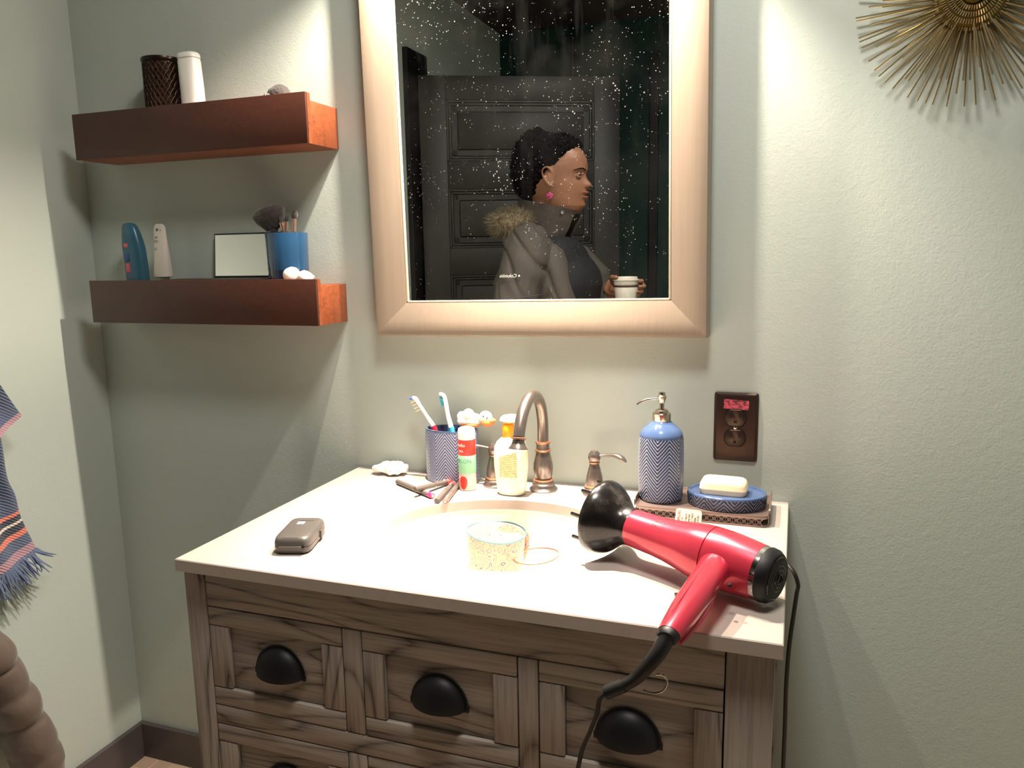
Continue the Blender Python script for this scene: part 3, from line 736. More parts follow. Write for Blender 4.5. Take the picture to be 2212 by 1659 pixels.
# slanted dark intake grille
sd_ = (AX+Vector((0, 0, .28))).normalized()
obj('intake_grille', along([(.2560, .0348), (.2575, .0356), (.2650, .0345), (.2705, .0305), (.2735, .022), (.2745, .010), (.2746, .001)]), 'black', hd)
for k in range(5):
    a = .2715+.0008*k; r_ = .027-.0052*k
    side = AX.cross(Vector((0, 0, 1))).normalized(); up_ = side.cross(AX)
    obj('grille_ring', tube([P0+AX*(a+.0005)+(side*math.cos(2*PI*i/36)+up_*math.sin(2*PI*i/36))*r_ for i in range(36)], .0008, 6, closed=True), 'black_gloss', hd)
# diffuser bowl
dprof = [(.056, .0245), (.052, .0268), (.047, .0272), (.041, .0285), (.034, .0325), (.026, .0395), (.018, .0465), (.010, .0520), (.003, .0552), (-.002, .0562), (-.0045, .0556), (-.0045, .0535), (.001, .0528), (.008, .048), (.016, .040), (.022, .028), (.024, .010), (.024, .001)]
df_ = obj('diffuser', tube([P0+AX*a for a, r in dprof], [r for a, r in dprof], 64), 'dusty', hd)
side = AX.cross(Vector((0, 0, 1))).normalized(); up_ = side.cross(AX).normalized()
for k in range(12):
    rr = .0485 if k < 8 else .018; a = 2*PI*(k/8 if k < 8 else (k-8)/4)+.25
    b = P0+(side*math.cos(a)+up_*math.sin(a))*rr
    tip = -.026 if k < 8 else -.012
    obj('prong', tube([b+AX*(.004 if k < 8 else .020), b+AX*.0, b+AX*(tip+.002), b+AX*tip], [.0036, .0030, .0026, .0008], 10), 'black_gloss', df_)
# handle
hp = smooth_path([(.3230, -.4150, .0440), (.3180, -.4550, .0460), (.3120, -.4960, .0450), (.3020, -.5450, .0400), (.2930, -.5880, .0345), (.2860, -.6170, .0300)], 6)
obj('handle', tube(hp, lerp_list([.0225, .0215, .0200, .0195, .0190, .0180, .0160, .0135], len(hp)), 32, flat=.85), 'dryer', hd)
obj('handle_end_cap', tube([(.2862, -.6165, .0300), (.2850, -.6205, .0293), (.2842, -.6240, .0285)], [.0130, .0128, .0100], 28, flat=.85), 'rubber', hd)
o_ = Vector((.0150, -.003, -.002))
obj('handle_seam', tube([p+Vector((-.004, 0, .0160)) for p in hp[8:-4]], .0005, 6), 'dryer', hd)
obj('hanging_loop_tab', tube(smooth_path([Vector((.3240, -.5000, .034)), Vector((.3160, -.5480, .030)), Vector((.3055, -.5880, .025)), Vector((.2975, -.6150, .021))], 5), lerp_list([.002, .0058, .0062, .0050, .0030], 16), 12, flat=.6), 'dryer', hd)
obj('screw_recess', xf(ball((0, 0, 0), .0028, 8), T(.3405, -.4870, .0400)), 'gap', hd)
obj('rocker_switch', xf(box(-.003, .003, -.009, .009, -.004, .004, .0015), T(.2835, -.5350, .036, rz=.25)), 'black_gloss', hd)
MAT['bluebtn'] = plain('blue_button', '#6a6fd8', .25)
obj('cool_shot_button', xf(box(-.0035, .0035, -.0035, .0035, -.003, .003, .001), T(.2990, -.4660, .0440, rz=.3)), 'bluebtn', hd)
MAT['ink'] = plain('dark_print', '#54121f', .5)
MAT['print_red'] = plain('red_print', '#d8453c', .6); MAT['print_dark'] = plain('brown_black_print', '#4a3a33', .6)
# lettering wrapped on the barrel
def barrel_r(a):
    for (a1, r1), (a2, r2) in zip(bprof, bprof[1:]):
        if a <= a2: return r1+(r2-r1)*(a-a1)/(a2-a1)
    return bprof[-1][1]
def on_barrel(g, a0, r, ang0, size=1.0):
    out = []
    for v in g[0]:
        r = barrel_r(a0+v.x)+.0001
        th = ang0-v.y/r; out.append(P0+AX*(a0+v.x)+(up_*math.cos(th)+side*math.sin(th)*1.0)*(r+v.z+.0002))
    return out, g[1]
toCam = side if side.y < 0 else -side
if side.y > 0: side = -side
obj('lettering', join(on_barrel(text_geo('PRO', .0085, .0001, spacing=1.2), .106, .0287, .38), on_barrel(text_geo('CONAIR', .0050, .0001, spacing=1.1), .104, .0285, .66)), 'ink', hd)
# strain relief and cord
sp = smooth_path([(.2850, -.6180, .0290), (.2760, -.6290, .0120), (.2640, -.6330, -.0050), (.2530, -.6330, -.0190), (.2400, -.6340, -.0290)], 5)
obj('strain_relief', tube(sp, lerp_list([.0095, .0088, .0078, .0070, .0068], len(sp)), 20), 'rubber', hd)
obj('relief_sleeve', tube([(.2405, -.6340, -.0287), (.2300, -.6350, -.0345), (.2200, -.6355, -.0405)], [.0078, .0078, .0078], 20), 'rubber', hd)
obj('wire_hook', tube(smooth_path([(.2760, -.6400, -.0060), (.2850, -.6400, -.0060), (.2885, -.6400, -.0140), (.2840, -.6400, -.0240), (.2740, -.6390, -.0290), (.2620, -.6370, -.0290)], 5), .0011, 8), 'chrome', hd)
cd = smooth_path([(.2250, -.6350, -.0370), (.2120, -.6300, -.0520), (.2050, -.6150, -.0800), (.1930, -.6000, -.1150), (.1780, -.5900, -.1600), (.1700, -.5870, -.2400), (.1900, -.5950, -.4200), (.2700, -.6000, -.6200), (.3500, -.5900, -.7600), (.4050, -.5400, -.8170), (.4600, -.4700, -.8170), (.4600, -.4000, -.7600), (.4330, -.3700, -.5500), (.4140, -.3750, -.3300), (.4115, -.3850, -.1900), (.4110, -.3900, -.1300), (.4125, -.3920, -.0780), (.4165, -.3920, -.0300), (.4190, -.3940, .0000), (.4200, -.3950, .0130), (.4130, -.3900, .0290), (.3990, -.3750, .0350), (.3800, -.3450, .0200), (.3600, -.3000, .0060), (.3200, -.2400, .0045), (.2700, -.2000, .0045), (.2480, -.1850, .0050)], 6)
MAT['cord'] = MAT['rubber']
obj('power_cord', tube(cd, .0034, 10, flat=.75), 'rubber', hd)
# warning tag on the cord, leaning on the tray
tgm = Matrix.Translation((.2500, -.1640, .0075)) @ Matrix.Rotation(-.08, 4, 'Z') @ Matrix.Rotation(PI/2-.35, 4, 'X')
MAT['tagpaper'] = plain('cream_tag', '#d9c6ad', .5, var=.02)
tg = obj('warning_tag', xf(sqr_loft([(0, 0, -.0003, .0215, .0165), (0, 0, .0003, .0215, .0165)], 64, 8), tgm), 'tagpaper', hd, label='cream warning tag with red and dark printing')
def tagtext(s, x, y, size): return xf(text_geo(s, size, .0001), tgm @ Matrix.Translation((x, y, .0005)) @ Matrix.Rotation(PI/2, 4, 'Z'))
obj('red_lettering', join(tagtext('UNPLUG', -.0155, .001, .0060), tagtext('IT', -.0095, .001, .0050)), 'print_red', tg)
obj('lettering', join(*[tagtext(s, x, .0, .0046) for s, x in (('DO NOT', -.0035), ('REMOVE', .0015), ('THIS TAG!', .0062), ('RISK', .0112), ('SHOCK!', .0160))]), 'print_dark', tg)

# ================================================================== ON THE COUNTER, LEFT
# toothbrush holder (oval, embossed chevrons)
hx, hy, ha, hb, hh = -.2290, -.0390, .0545, .0330, .1060
MAT['chev3'] = chevron_mat('grey_blue_chevron_glaze', '#c0c5d2', '#54628a', 8, 150, 4.0, (ha, hb))
th_ = thing('toothbrush_holder', 'grey-blue oval ceramic toothbrush holder with embossed chevrons by the wall', 'holder', (hx, hy, 0))
def hbody(u, v):
    z = .001+v*(hh-.004); r = 1.0
    if .04 < v < .97: r += .018*chev(u, z, 8, 150, 4.0)
    a = 2*PI*(u-.5); return (hx+ha*r*math.cos(a), hy+hb*r*math.sin(a), z)
g = grid(hbody, 360, 140, cu=True); g[1].append(tuple(reversed(range(360))))
obj('embossed_body', g, 'chev3', th_, ang=1.2)
obj('rim', lathe([(.99, hh-.004), (1.01, hh-.002), (1.0, hh), (.93, hh), (.91, hh-.002), (.91, .02), (.01, .018)], 96, hx, hy, ha, hb, cap1=False, cap0=False), 'blueglaze', th_)
obj('divider', box(hx-.002, hx+.002, hy-hb*.9, hy+hb*.9, .018, hh-.003), 'blueglaze', th_)
MAT['redp'] = plain('red_plastic', '#d8324a', .3); MAT['aqua'] = plain('aqua_plastic', '#49b8cc', .3); MAT['bristw'] = plain('ivory_bristles', '#efe4c4', .8); MAT['bristb'] = plain('blue_bristles', '#4468e0', .7)
def brush(label, pts, rads, grip_n, gripm, tufts, hd_at):
    b = thing('toothbrush', label, 'toothbrush', tuple(pts[0]), group='toothbrushes in the blue holder')
    P_ = smooth_path(pts, 6); R_ = lerp_list(rads, len(P_)); k = grip_n*6
    obj('grip', tube(P_[:k+1], R_[:k+1], 14), gripm, b)
    obj('neck_and_head', tube(P_[k:], R_[k:], 14, flat=.8), 'white', b)
    for p, d, m, r in tufts: obj('bristle_tuft', tube([p, Vector(p)+Vector(d)], [r, r*.95], 8), m, b)
    return b
br1 = [(-.2440, -.0330, .022), (-.2620, -.036, .080), (-.2700, -.038, .108), (-.2830, -.040, .130), (-.2960, -.041, .150), (-.3045, -.041, .162), (-.3110, -.041, .1645)]
brush('white toothbrush with red grip, leaning left in the blue holder', [Vector(p) for p in br1], [.006, .0065, .0062, .0040, .0042, .0052, .0035], 2, 'redp',
      [((-.3090, -.0405, .1640), (-.0085, 0, -.0020), 'bristb', .0030)]+[((-.3050+.0035*k, -.0405, .1590-.0058*k), (-.0105, 0, -.0052), 'bristw', .0014) for k in range(4)], 0)
br2 = [(-.2130, -.0500, .022), (-.2210, -.052, .085), (-.2240, -.053, .112), (-.2300, -.052, .135), (-.2340, -.050, .155), (-.2390, -.048, .172), (-.2480, -.047, .1760)]
brush('white toothbrush with turquoise bristles upright in the blue holder', [Vector(p) for p in br2], [.006, .0065, .0062, .0050, .0050, .0048, .0040], 2, 'aqua',
      [((-.2400+.0010*k, -.0475, .1680-.0038*k), (-.0095, 0, .0006), 'aqua', .0021) for k in range(5)], 0)
# duck-shaped topper across the rim
MAT['orange'] = plain('orange_rubber', '#f08a4e', .4); MAT['duckw'] = plain('white_rubber', '#fbf4e8', .45)
dk = thing('duck_topper', 'white and orange duck-shaped toothbrush topper lying across the holder rim', 'topper', (-.190, -.038, .108))
gw = join(ball((-.2060, -.038, .131), .0100, 12, (1, .9, 1.05)), ball((-.1920, -.038, .134), .0115, 12, (1.1, .9, 1.15)), ball((-.1780, -.038, .129), .010, 12, (1.2, .9, .95)), ball((-.2000, -.038, .122), .0125, 12, (1.3, .9, .7)), ball((-.1830, -.038, .122), .0120, 12, (1.3, .9, .7)))
V, F, _ = remesh(gw, .0012, 6); obj('white_back', (V, F), 'duckw', dk)
V, F, _ = remesh(join(ball((-.2000, -.038, .1165), .0110, 12, (1.1, .95, .55)), ball((-.1840, -.038, .1160), .0125, 12, (1.2, .95, .50))), .0012, 5, ); obj('orange_belly', (V, F), 'orange', dk)
obj('head', xf(ball((0, 0, 0), .0125, 14, (1.05, .95, 1)), T(-.1560, -.038, .1320)), 'duckw', dk)
V, F, _ = remesh(join(ball((-.1520, -.039, .1225), .0135, 12, (1.0, .95, .72)), ball((-.1440, -.040, .1265), .0085, 12, (1.2, 1, .6))), .0012, 4); obj('bill', (V, F), 'orange', dk)
for q in ((-.1560, -.0500, .1360), (-.1490, -.0490, .1330)): obj('eye', ball(q, .0016, 8), 'black_gloss', dk)
obj('stem', tube([(-.2010, -.040, .116), (-.2050, -.042, .090), (-.2060, -.044, .030)], .0045, 12), 'aqua', dk)

# toothpaste
px_, py_, pr2 = -.1770, -.0860, .0168
tp_ = thing('toothpaste_tube', 'upright toothpaste tube, red over green, white cap on top, before the holder', 'toothpaste', (px_, py_, 0))
MAT['red'] = plain('bright_red_print', '#e8352c', .3); MAT['green'] = plain('mint_green_print', '#8fd0a4', .35)
t = NT('clear_tube_plastic'); t.set(Base_Color=lin('#f6d8cc'), Roughness=.12); t.b.inputs['Transmission Weight'].default_value = .35; t.b.inputs['Coat Weight'].default_value = .3; MAT['clear'] = t.m
obj('clear_base', lathe([(.0150, 0), (.0170, .001), (.0172, .004), (.0168, .034)], 48, px_, py_), 'clear', tp_)
obj('green_band', lathe([(.0169, .034), (.0171, .0345), (.0171, .0685), (.0169, .069)], 48, px_, py_), 'green', tp_)
obj('red_band', lathe([(.0169, .069), (.0170, .0695), (.0168, .0985), (.0160, .100)], 48, px_, py_), 'red', tp_)
obj('flip_cap', lathe([(.0162, .0985), (.0166, .100), (.0166, .114), (.0155, .119), (.0110, .1215), (.001, .1218)], 48, px_, py_), 'white', tp_)
def wrapz(g, cx, cy, r, a0, z0, rx=1.0):
    return [Vector((cx+(r+v.z)*math.cos(a0+v.x/r), cy+(r+v.z)*math.sin(a0+v.x/r), z0+v.y)) for v in g[0]], g[1]
vw = math.atan2(-1.35, .58)     # direction of the room side as seen from the tube
MAT['mint'] = plain('dark_green_print', '#3f7d5a', .5)
obj('lettering', wrapz(text_geo('MELON', .0105, .0001), px_, py_, .0172, vw-.55, .058), 'mint', tp_)
obj('white_lettering', join(wrapz(text_geo('hello', .0090, .0001), px_, py_, .0171, vw-.72, .089), wrapz(text_geo('kids', .0060, .0001), px_, py_, .0171, vw-.72, .078)), 'white', tp_)
def patch(cx, cy, r, a0, z0, w, h, n=12, p=2):
    V, F = [], []
    for k in range(5):
        for i in range(24):
            t_ = 2*PI*i/24; rr = k/4
            V.append(Vector((rr*w*math.cos(t_), rr*h*math.sin(t_)*(1-.25*math.sin(t_)), 0)))
    for k in range(4):
        for i in range(24): F.append((k*24+i, k*24+(i+1) % 24, (k+1)*24+(i+1) % 24, (k+1)*24+i))
    return wrapz((V, F), cx, cy, r, a0, z0)
obj('melon_print', patch(px_, py_, .0174, vw-.5, .0190, .0080, .0130), 'red', tp_)
MAT['pinkp'] = plain('pale_pink_print', '#f1b8b8', .35)
obj('pink_print', patch(px_, py_, .0173, vw+.25, .0230, .0062, .0095), 'pinkp', tp_)

# lotion pump bottle
lx, ly = -.0860, -.0900
lo = thing('lotion_bottle', 'pale yellow lotion pump bottle with orange collar behind the gooseneck spout', 'bottle', (lx, ly, 0))
MAT['lotion'] = plain('pale_yellow_plastic', '#fcf8de', .3, var=.02); MAT['collar'] = plain('orange_collar_plastic', '#f5a01e', .35)
obj('bottle_body', sqr_loft([(lx, ly, z, a, b) for z, a, b in ((0, .0215, .0150), (.0015, .0245, .0172), (.010, .0270, .0190), (.030, .0300, .0200), (.055, .0325, .0205), (.075, .0330, .0205), (.090, .0310, .0195), (.100, .0265, .0175), (.107, .0190, .0150), (.110, .0130, .0125))], 64, 2.5), 'lotion', lo)
obj('pump_collar', lathe([(.0118, .108), (.0122, .109), (.0122, .130), (.0112, .132), (.0080, .1335), (.0080, .138)], 40, lx-.004, ly), 'collar', lo)
obj('pump_head', sqr_loft([(lx-.002, ly, .1375, .010, .009), (lx+.000, ly, .1395, .0205, .012), (lx+.002, ly, .1445, .0215, .0125), (lx+.004, ly, .1495, .0180, .0110), (lx+.006, ly, .1510, .0120, .0085)], 48, 2.3), 'white', lo)
t = NT('small_print_label'); tc = t.coord('Object'); s3 = t.n('ShaderNodeSeparateXYZ'); t.l(tc, s3.inputs[0])
ln = t.math('PINGPONG', t.math('MULTIPLY', s3.outputs[2], 300), .5); wn = t.noise(t.coord('Object', (900, 900, 150)), 1.0, 1)
msk = t.math('MULTIPLY', t.math('GREATER_THAN', ln, .30), t.math('GREATER_THAN', wn, .42))
t.set(Base_Color=t.mix(msk, lin('#fbe9a8'), lin('#c07a44')), Roughness=.4); MAT['fineprint'] = t.m
def lbl(u, v):
    x = -.016+.034*u; z = .036+.044*v+.012*(u-.5)*v
    y = -(.0204+.0002)*(max(0, 1-abs((x)/.0322)**2.5))**(1/2.5)-.0006
    return (lx+x, ly+y, z)
obj('back_label', grid(lbl, 24, 12), 'fineprint', lo)

# crumpled tissue
random.seed(5)
gs = [ball((-.366+random.uniform(-.026, .026), -.036+random.uniform(-.012, .012), .010+random.uniform(0, .007)), random.uniform(.008, .013), 8, (1.5, 1, .7)) for _ in range(18)]
V, F, N_ = remesh(join(*gs), .0016, 12, .0050, 75)
zm = min(v.z for v in V); V = [Vector((v.x, min(v.y, -.004), v.z-zm)) for v in V]
MAT['tissue'] = plain('white_tissue', '#fbf8f2', .9, var=.02)
obj('crumpled_tissue', (V, F), 'tissue', label='crumpled white tissue by the wall left of the toothbrush holder', cat='tissue', loc=(-.366, -.036, 0))

# four lip crayons
MAT['pink'] = plain('hot_pink_plastic', '#ee2f6a', .3); MAT['coral'] = plain('coral_plastic', '#f0605a', .3); MAT['pinkface'] = plain('pale_pink_end', '#f3b7b0', .4)
def crayon(label, a, b, endm, r=.0050, both=False):
    a, b = Vector(a), Vector(b); d = (b-a).normalized(); L = (b-a).length
    c = thing('lip_crayon', label, 'lip crayon', tuple((a+b)/2), group='charcoal lip crayons on the counter')
    obj('barrel', tube([a, a+d*.0008, b-d*.0135, b-d*.0130], [r*.86, r, r, r*.9], 20), 'stick', c)
    obj('colour_end', tube([b-d*.0132, b-d*.0128, b-d*.0008, b], [r*.9, r, r, r*.86], 20), endm, c)
    obj('end_disc', tube([b-d*.0002, b+d*.0004], [r*.62, r*.60], 20), 'pinkface', c)
    obj('seam', tube([a+d*(L*.52), a+d*(L*.52+.0012)], [r*1.015, r*1.015], 20), 'nickel', c)
    q = b-d*.019; m = Matrix.Translation(q+Vector((0, 0, r+.0001))) @ Matrix.Rotation(math.atan2(d.y, d.x), 4, 'Z')
    obj('lettering', xf(text_geo('e.l.f.', .0062, .0001), m), 'white', c)
    return c
crayon('charcoal lip crayon with hot pink end, lowest left of the crayons', (-.3240, -.0960, .0052), (-.2150, -.1630, .0052), 'pink')
crayon('charcoal lip crayon with coral end resting across the pink-ended crayon', (-.2500, -.1650, .0155), (-.2225, -.0660, .0058), 'coral')
crayon('charcoal lip crayon with dark end facing the room, pointing at the holder', (-.1960, -.1870, .0052), (-.2120, -.0760, .0052), 'coral')
crayon('charcoal lip crayon with coral end facing the room, rightmost of the crayons', (-.1990, -.0840, .0052), (-.1800, -.1860, .0052), 'coral')

# charcoal clamshell case
kc = thing('clamshell_case', 'charcoal plastic clamshell case with small white sticker on the left of counter', 'case', (-.3180, -.4300, 0), rot=(0, 0, .30))
kk = lambda g: xf(g, MW[kc.name])
obj('bottom_shell', kk(sqr_loft([(0, 0, z, a, b) for z, a, b in ((0, .0235, .0440), (.001, .0260, .0465), (.005, .0285, .0490), (.0115, .0292, .0498), (.0118, .0285, .0490))], 80, 6)), 'case', kc)
obj('lid', kk(sqr_loft([(0, 0, z, a, b) for z, a, b in ((.0122, .0285, .0490), (.0125, .0292, .0498), (.019, .0288, .0494), (.0235, .0272, .0478), (.0262, .0245, .0450), (.0270, .0200, .0400))], 80, 6)), 'case', kc)
obj('hinge', kk(join(tube([(-.018, -.0500, .0120), (.018, -.0500, .0120)], .0021, 12), box(-.020, .020, -.0505, -.0490, .0105, .0135))), 'case', kc)
obj('hinge_pin', kk(tube([(.0175, -.0500, .0120), (.0205, -.0500, .0120)], .0028, 12)), 'black_gloss', kc)
obj('latch', kk(box(.0285, .0318, .006, .024, .0065, .0185, .0012)), 'case', kc)
stk = obj('sticker', kk(xf(box(-.0055, .0055, -.0055, .0055, 0, .0003), T(-.004, .018, .0270))), 'white', kc, smooth=False)
obj('sticker_print', kk(xf(text_geo('e', .0080, .0001), T(-.004, .0185, .0275))), 'case', stk)
obj('pressed_logo', kk(box(-.010, .014, .0285, .0300, .0268, .0271)), 'black', kc)

# mug in the sink, bangle
MAT['mugin'] = plain('cream_glaze', '#fdf6d8', .15)
t = NT('paisley_printed_glaze'); v = t.coord(); w = t.noise(v, 40, 2)
vv = t.n('ShaderNodeVectorMath', operation='MULTIPLY_ADD'); t.l(v, vv.inputs[0]); vv.inputs[1].default_value = (1, 1, 1)
cb = t.n('ShaderNodeCombineXYZ'); k = t.math('MULTIPLY', w, .02)
for i in range(3): t.l(k, cb.inputs[i])
t.l(cb.outputs[0], vv.inputs[2])
vo = t.n('ShaderNodeTexVoronoi', feature='F1'); t.l(vv.outputs[0], vo.inputs['Vector']); vo.inputs['Scale'].default_value = 75
rg = t.math('PINGPONG', t.math('MULTIPLY', vo.outputs['Distance'], 3.2), .5)
m1 = t.ramp(rg, [(.40, (0, 0, 0)), (.47, (1, 1, 1))])
t.set(Base_Color=t.mix(m1, lin('#b08a72'), lin('#3c4068')), Roughness=.25); MAT['paisley'] = t.m
MAT['teal_rim'] = plain('grey_teal_rim', '#5c7f80', .3)
mgx, mgy, mz0 = -.0730, -.2280, -.1310
mgm = Matrix.Translation((mgx, mgy, mz0)) @ Matrix.Rotation(.07, 4, 'Y')
mg = thing('printed_mug', 'wide mug with teal rim and paisley print standing in the sink', 'mug', (mgx, mgy, mz0))
def mk_(g): return xf(g, mgm)
obj('mug_body', mk_(lathe([(.040, 0), (.046, .002), (.0495, .012), (.0500, .050), (.0485, .085), (.0495, .104)], 72)), 'paisley', mg)
obj('mug_inside', mk_(lathe([(.0505, .1065), (.0480, .104), (.0460, .085), (.0470, .050), (.0460, .012), (.040, .006), (.001, .005)], 72, cap0=False, cap1=False)), 'mugin', mg)
obj('mug_rim', mk_(tube([(.0510*math.cos(2*PI*i/64), .0510*math.sin(2*PI*i/64), .1065+.0015*math.sin(2*PI*i/64*2)) for i in range(64)], .0017, 10, closed=True)), 'teal_rim', mg)
obj('mug_handle', mk_(tube(smooth_path([(.020, .044, .090), (.030, .064, .088), (.034, .072, .062), (.028, .062, .032), (.020, .044, .024)], 5), .0050, 12)), 'paisley', mg)
MAT['rosegold'] = plain('rose_gold_metal', '#d9a07f', .25, .9, .03)
rc_ = Vector((.0080, -.2330, -.0590))
rp = [rc_+Vector((.0385*math.cos(2*PI*i/96), .0385*math.sin(2*PI*i/96), .004*math.cos(2*PI*i/96))) for i in range(96)]
obj('thin_bangle', join(tube(rp, .0008, 8, closed=True), tube([p+Vector((0, 0, .0012)) for p in rp], .00055, 8, closed=True)), 'rosegold', label='thin rose-gold bangle beside the mug in the sink', cat='bangle', loc=tuple(rc_))

# ================================================================== UPPER SHELF
MAT['tin'] = plain('dark_brown_pierced_metal', '#2a1c17', .3, .6, .1)
MAT['tin2'] = bronze('bronze_lattice', '#3d2d24', '#54402f', .4)
ux, uy, ur = -.8560, -.0490, .0400
tn = thing('pierced_tin', 'dark brown cylindrical tin with lattice side on the upper shelf', 'tin', (ux, uy, ZU))
obj('tin_body', lathe([(.0385, ZU), (.0390, ZU+.001), (.0390, ZU+.108), (.0415, ZU+.110), (.0425, ZU+.114), (.0415, ZU+.1175), (.0390, ZU+.1175), (.0380, ZU+.110), (.0378, ZU+.004), (.001, ZU+.003)], 64, ux, uy, cap1=False), 'tin', tn)
ls = []
for k in range(26):
    a0 = 2*PI*k/26
    for j in range(6):
        for sg in (1, -1):
            for bow in (.12, -.12):
                pts = []
                for q in range(6):
                    s_ = q/5; a = a0+sg*(s_-.5)*2*PI/26*1.0+bow*math.sin(PI*s_)*.5*2*PI/26*3; z = ZU+.006+(j+s_)*.0168
                    pts.append((ux+.0398*math.cos(a), uy+.0398*math.sin(a), z))
                ls.append(tube(pts, .0006, 4))
obj('lattice', join(*ls), 'tin2', tn)
wb = thing('white_container', 'smooth white flat oval container standing right of the dark tin', 'container', (-.7800, -.0560, ZU))
obj('container_body', sqr_loft([(-.7800-.0030*v, -.0560, ZU+z, a, b) for z, a, b, v in ((0, .0235, .0155, -.6), (.001, .0245, .0165, -.6), (.05, .0240, .0162, -.2), (.105, .0235, .0155, .6), (.110, .0225, .0145, .7))], 64, 3), 'white', wb)
obj('container_cap', sqr_loft([(-.7822, -.0560, ZU+.1105, .0225, .0145), (-.7822, -.0560, ZU+.1115, .0236, .0156), (-.7825, -.0560, ZU+.118, .0232, .0152), (-.7830, -.0560, ZU+.1215, .0210, .0130), (-.7835, -.0560, ZU+.1230, .0150, .0090)], 64, 3), 'white', wb)
MAT['bristle'] = plain('black_brown_bristles', '#2b2220', .75, var=.4, vscale=120, bump=(400, .6, .001), sheen=.4)
fb = thing('powder_brush', 'rounded dark powder brush head with white band lying on the upper shelf', 'brush', (-.575, -.055, ZU))
V, F, _ = remesh(join(ball((-.5700, -.0560, ZU+.022), .0215, 16, (1.1, 1, 1)), ball((-.5560, -.0560, ZU+.016), .015, 12)), .0016, 3, .0012, 180); obj('brush_head', (V, [f for f in F]), 'bristle', fb)
obj('white_band', tube([(-.5930, -.0580, ZU+.0165), (-.5790, -.0570, ZU+.0175)], [.0150, .0205], 28, flat=.8), 'white', fb)
obj('handle', tube(smooth_path([(-.5930, -.0580, ZU+.0160), (-.6100, -.0520, ZU+.0100), (-.6500, -.0400, ZU+.0062)], 5), lerp_list([.0130, .0060, .0045, .0050], 11), 14), 'black_gloss', fb)

# ================================================================== LOWER SHELF
MAT['shampoo'] = plain('teal_blue_bottle_plastic', '#35647a', .3, var=.15, vscale=15); MAT['shampoo2'] = plain('darker_blue_print', '#2a558a', .35); MAT['rosep'] = plain('rose_print', '#d8606e', .4)
sx_, sy_ = -.9680, -.0560
sm = Matrix.Translation((sx_, sy_, ZL)) @ Matrix.Rotation(.10, 4, 'Z')
sh_ = thing('shampoo_bottle', 'blue shampoo bottle with pink print, leftmost on the lower shelf', 'bottle', (sx_, sy_, ZL))
def sect(z):
    z = z/.136
    if z < .05: a = .90+z*2
    elif z < .55: a = 1.0
    else: a = 1.0-.42*((z-.55)/.45)**1.6
    return a
secs = [(-.010*(z/.136)**2, 0, z, .0255*sect(z), .0155*min(1, sect(z)*1.05)) for z in [.136*k/16 for k in range(16)]]+[(-.010, 0, .1335, .0125, .0100), (-.010, 0, .1360, .0060, .0050)]
secs = [s for s in secs if s[2] <= .13 or s in secs[-2:]]
obj('bottle_body', xf(sqr_loft(secs, 56, 2.6), sm), 'shampoo', sh_)
obj('pink_tab', xf(box(-.0175, -.0060, -.0158, -.0080, .083, .092, .002), sm), 'rosep', sh_)
obj('blue_print', xf(box(-.0180, -.0040, -.0164, -.0080, .052, .070, .002), sm), 'shampoo2', sh_)
obj('pink_print', xf(box(-.0165, -.0060, -.0163, -.0080, .028, .049, .002), sm), 'rosep', sh_)
obj('foot_cap', xf(sqr_loft([(0, 0, -.0, .0200, .0125), (0, 0, .003, .0215, .0135)], 40, 2.6), sm), 'white', sh_)
tb_ = thing('cream_tube', 'white squeeze tube standing on its narrow cap beside the blue shampoo bottle', 'tube', (-.8930, -.0600, ZL))
MAT['tubep'] = plain('off_white_tube_plastic', '#d6cfc4', .4, var=.03); MAT['greyprint'] = plain('grey_print', '#6c6a70', .5)
ttx = -.8930
obj('tube_cap', lathe([(.0125, ZL), (.0130, ZL+.001), (.0120, ZL+.017), (.0100, ZL+.018)], 40, ttx, -.0600), 'tubep', tb_)
obj('tube_body', sqr_loft([(ttx, -.06, ZL+z, a, b) for z, a, b in ((.0175, .0150, .0125), (.0190, .0195, .0160), (.026, .0200, .0162), (.070, .0185, .0115), (.110, .0165, .0050), (.122, .0160, .0020), (.128, .0135, .0016), (.1315, .0080, .0014))], 64, 2.4), 'tubep', tb_)
obj('crimp_hole', join(tube([(ttx-.004, -.0622, ZL+.119), (ttx-.004, -.0635, ZL+.119)], .0032, 14), tube([(ttx+.005, -.0622, ZL+.118), (ttx+.005, -.0635, ZL+.118)], .0014, 10)), 'greyprint', tb_)
def tface(z): return -.06-(.0162+(.0022-.0162)*max(0, min(1, (z-.026)/.095)))-.0006
tl = []
for s_, z, sz in (('IIIIII', .103, .0050), ('721', .094, .0085), ('U', .078, .0085), ('-- --', .024, .0045)):
    sl = math.atan((.0162-.0022)/.095)*(-1 if z > .026 else 0)
    tl.append(xf(text_geo(s_, sz, .0001), Matrix.Translation((ttx-.005, tface(z)-.0012, ZL+z)) @ Matrix.Rotation(PI/2, 4, 'X')))
obj('lettering', join(*tl), 'greyprint', tb_)
# palette
MAT['palette'] = plain('black_palette_card', '#18171a', .35)
pa = thing('makeup_palette', 'open black makeup palette with upright mirror lid on the lower shelf', 'palette', (-.760, -.045, ZL))
obj('palette_base', box(-.8820, -.6220, -.0880, -.0180, ZL, ZL+.0135, .0015), 'palette', pa)
lm = Matrix.Translation((-.7050, -.0160, ZL+.0120)) @ Matrix.Rotation(-.10, 4, 'X')
obj('palette_lid', xf(box(-.0860, .0860, -.0050, .0030, 0, .0970, .001), lm), 'palette', pa)
obj('lid_mirror', xf(box(-.0825, .0825, -.0058, -.0049, .006, .0935), lm), 'mirror2', pa, smooth=False)
for k in range(4):
    x = -.86+.06*k; obj('colour_pan', box(x, x+.05, -.080, -.028, ZL+.0130, ZL+.0142, .0005), 'case', pa)
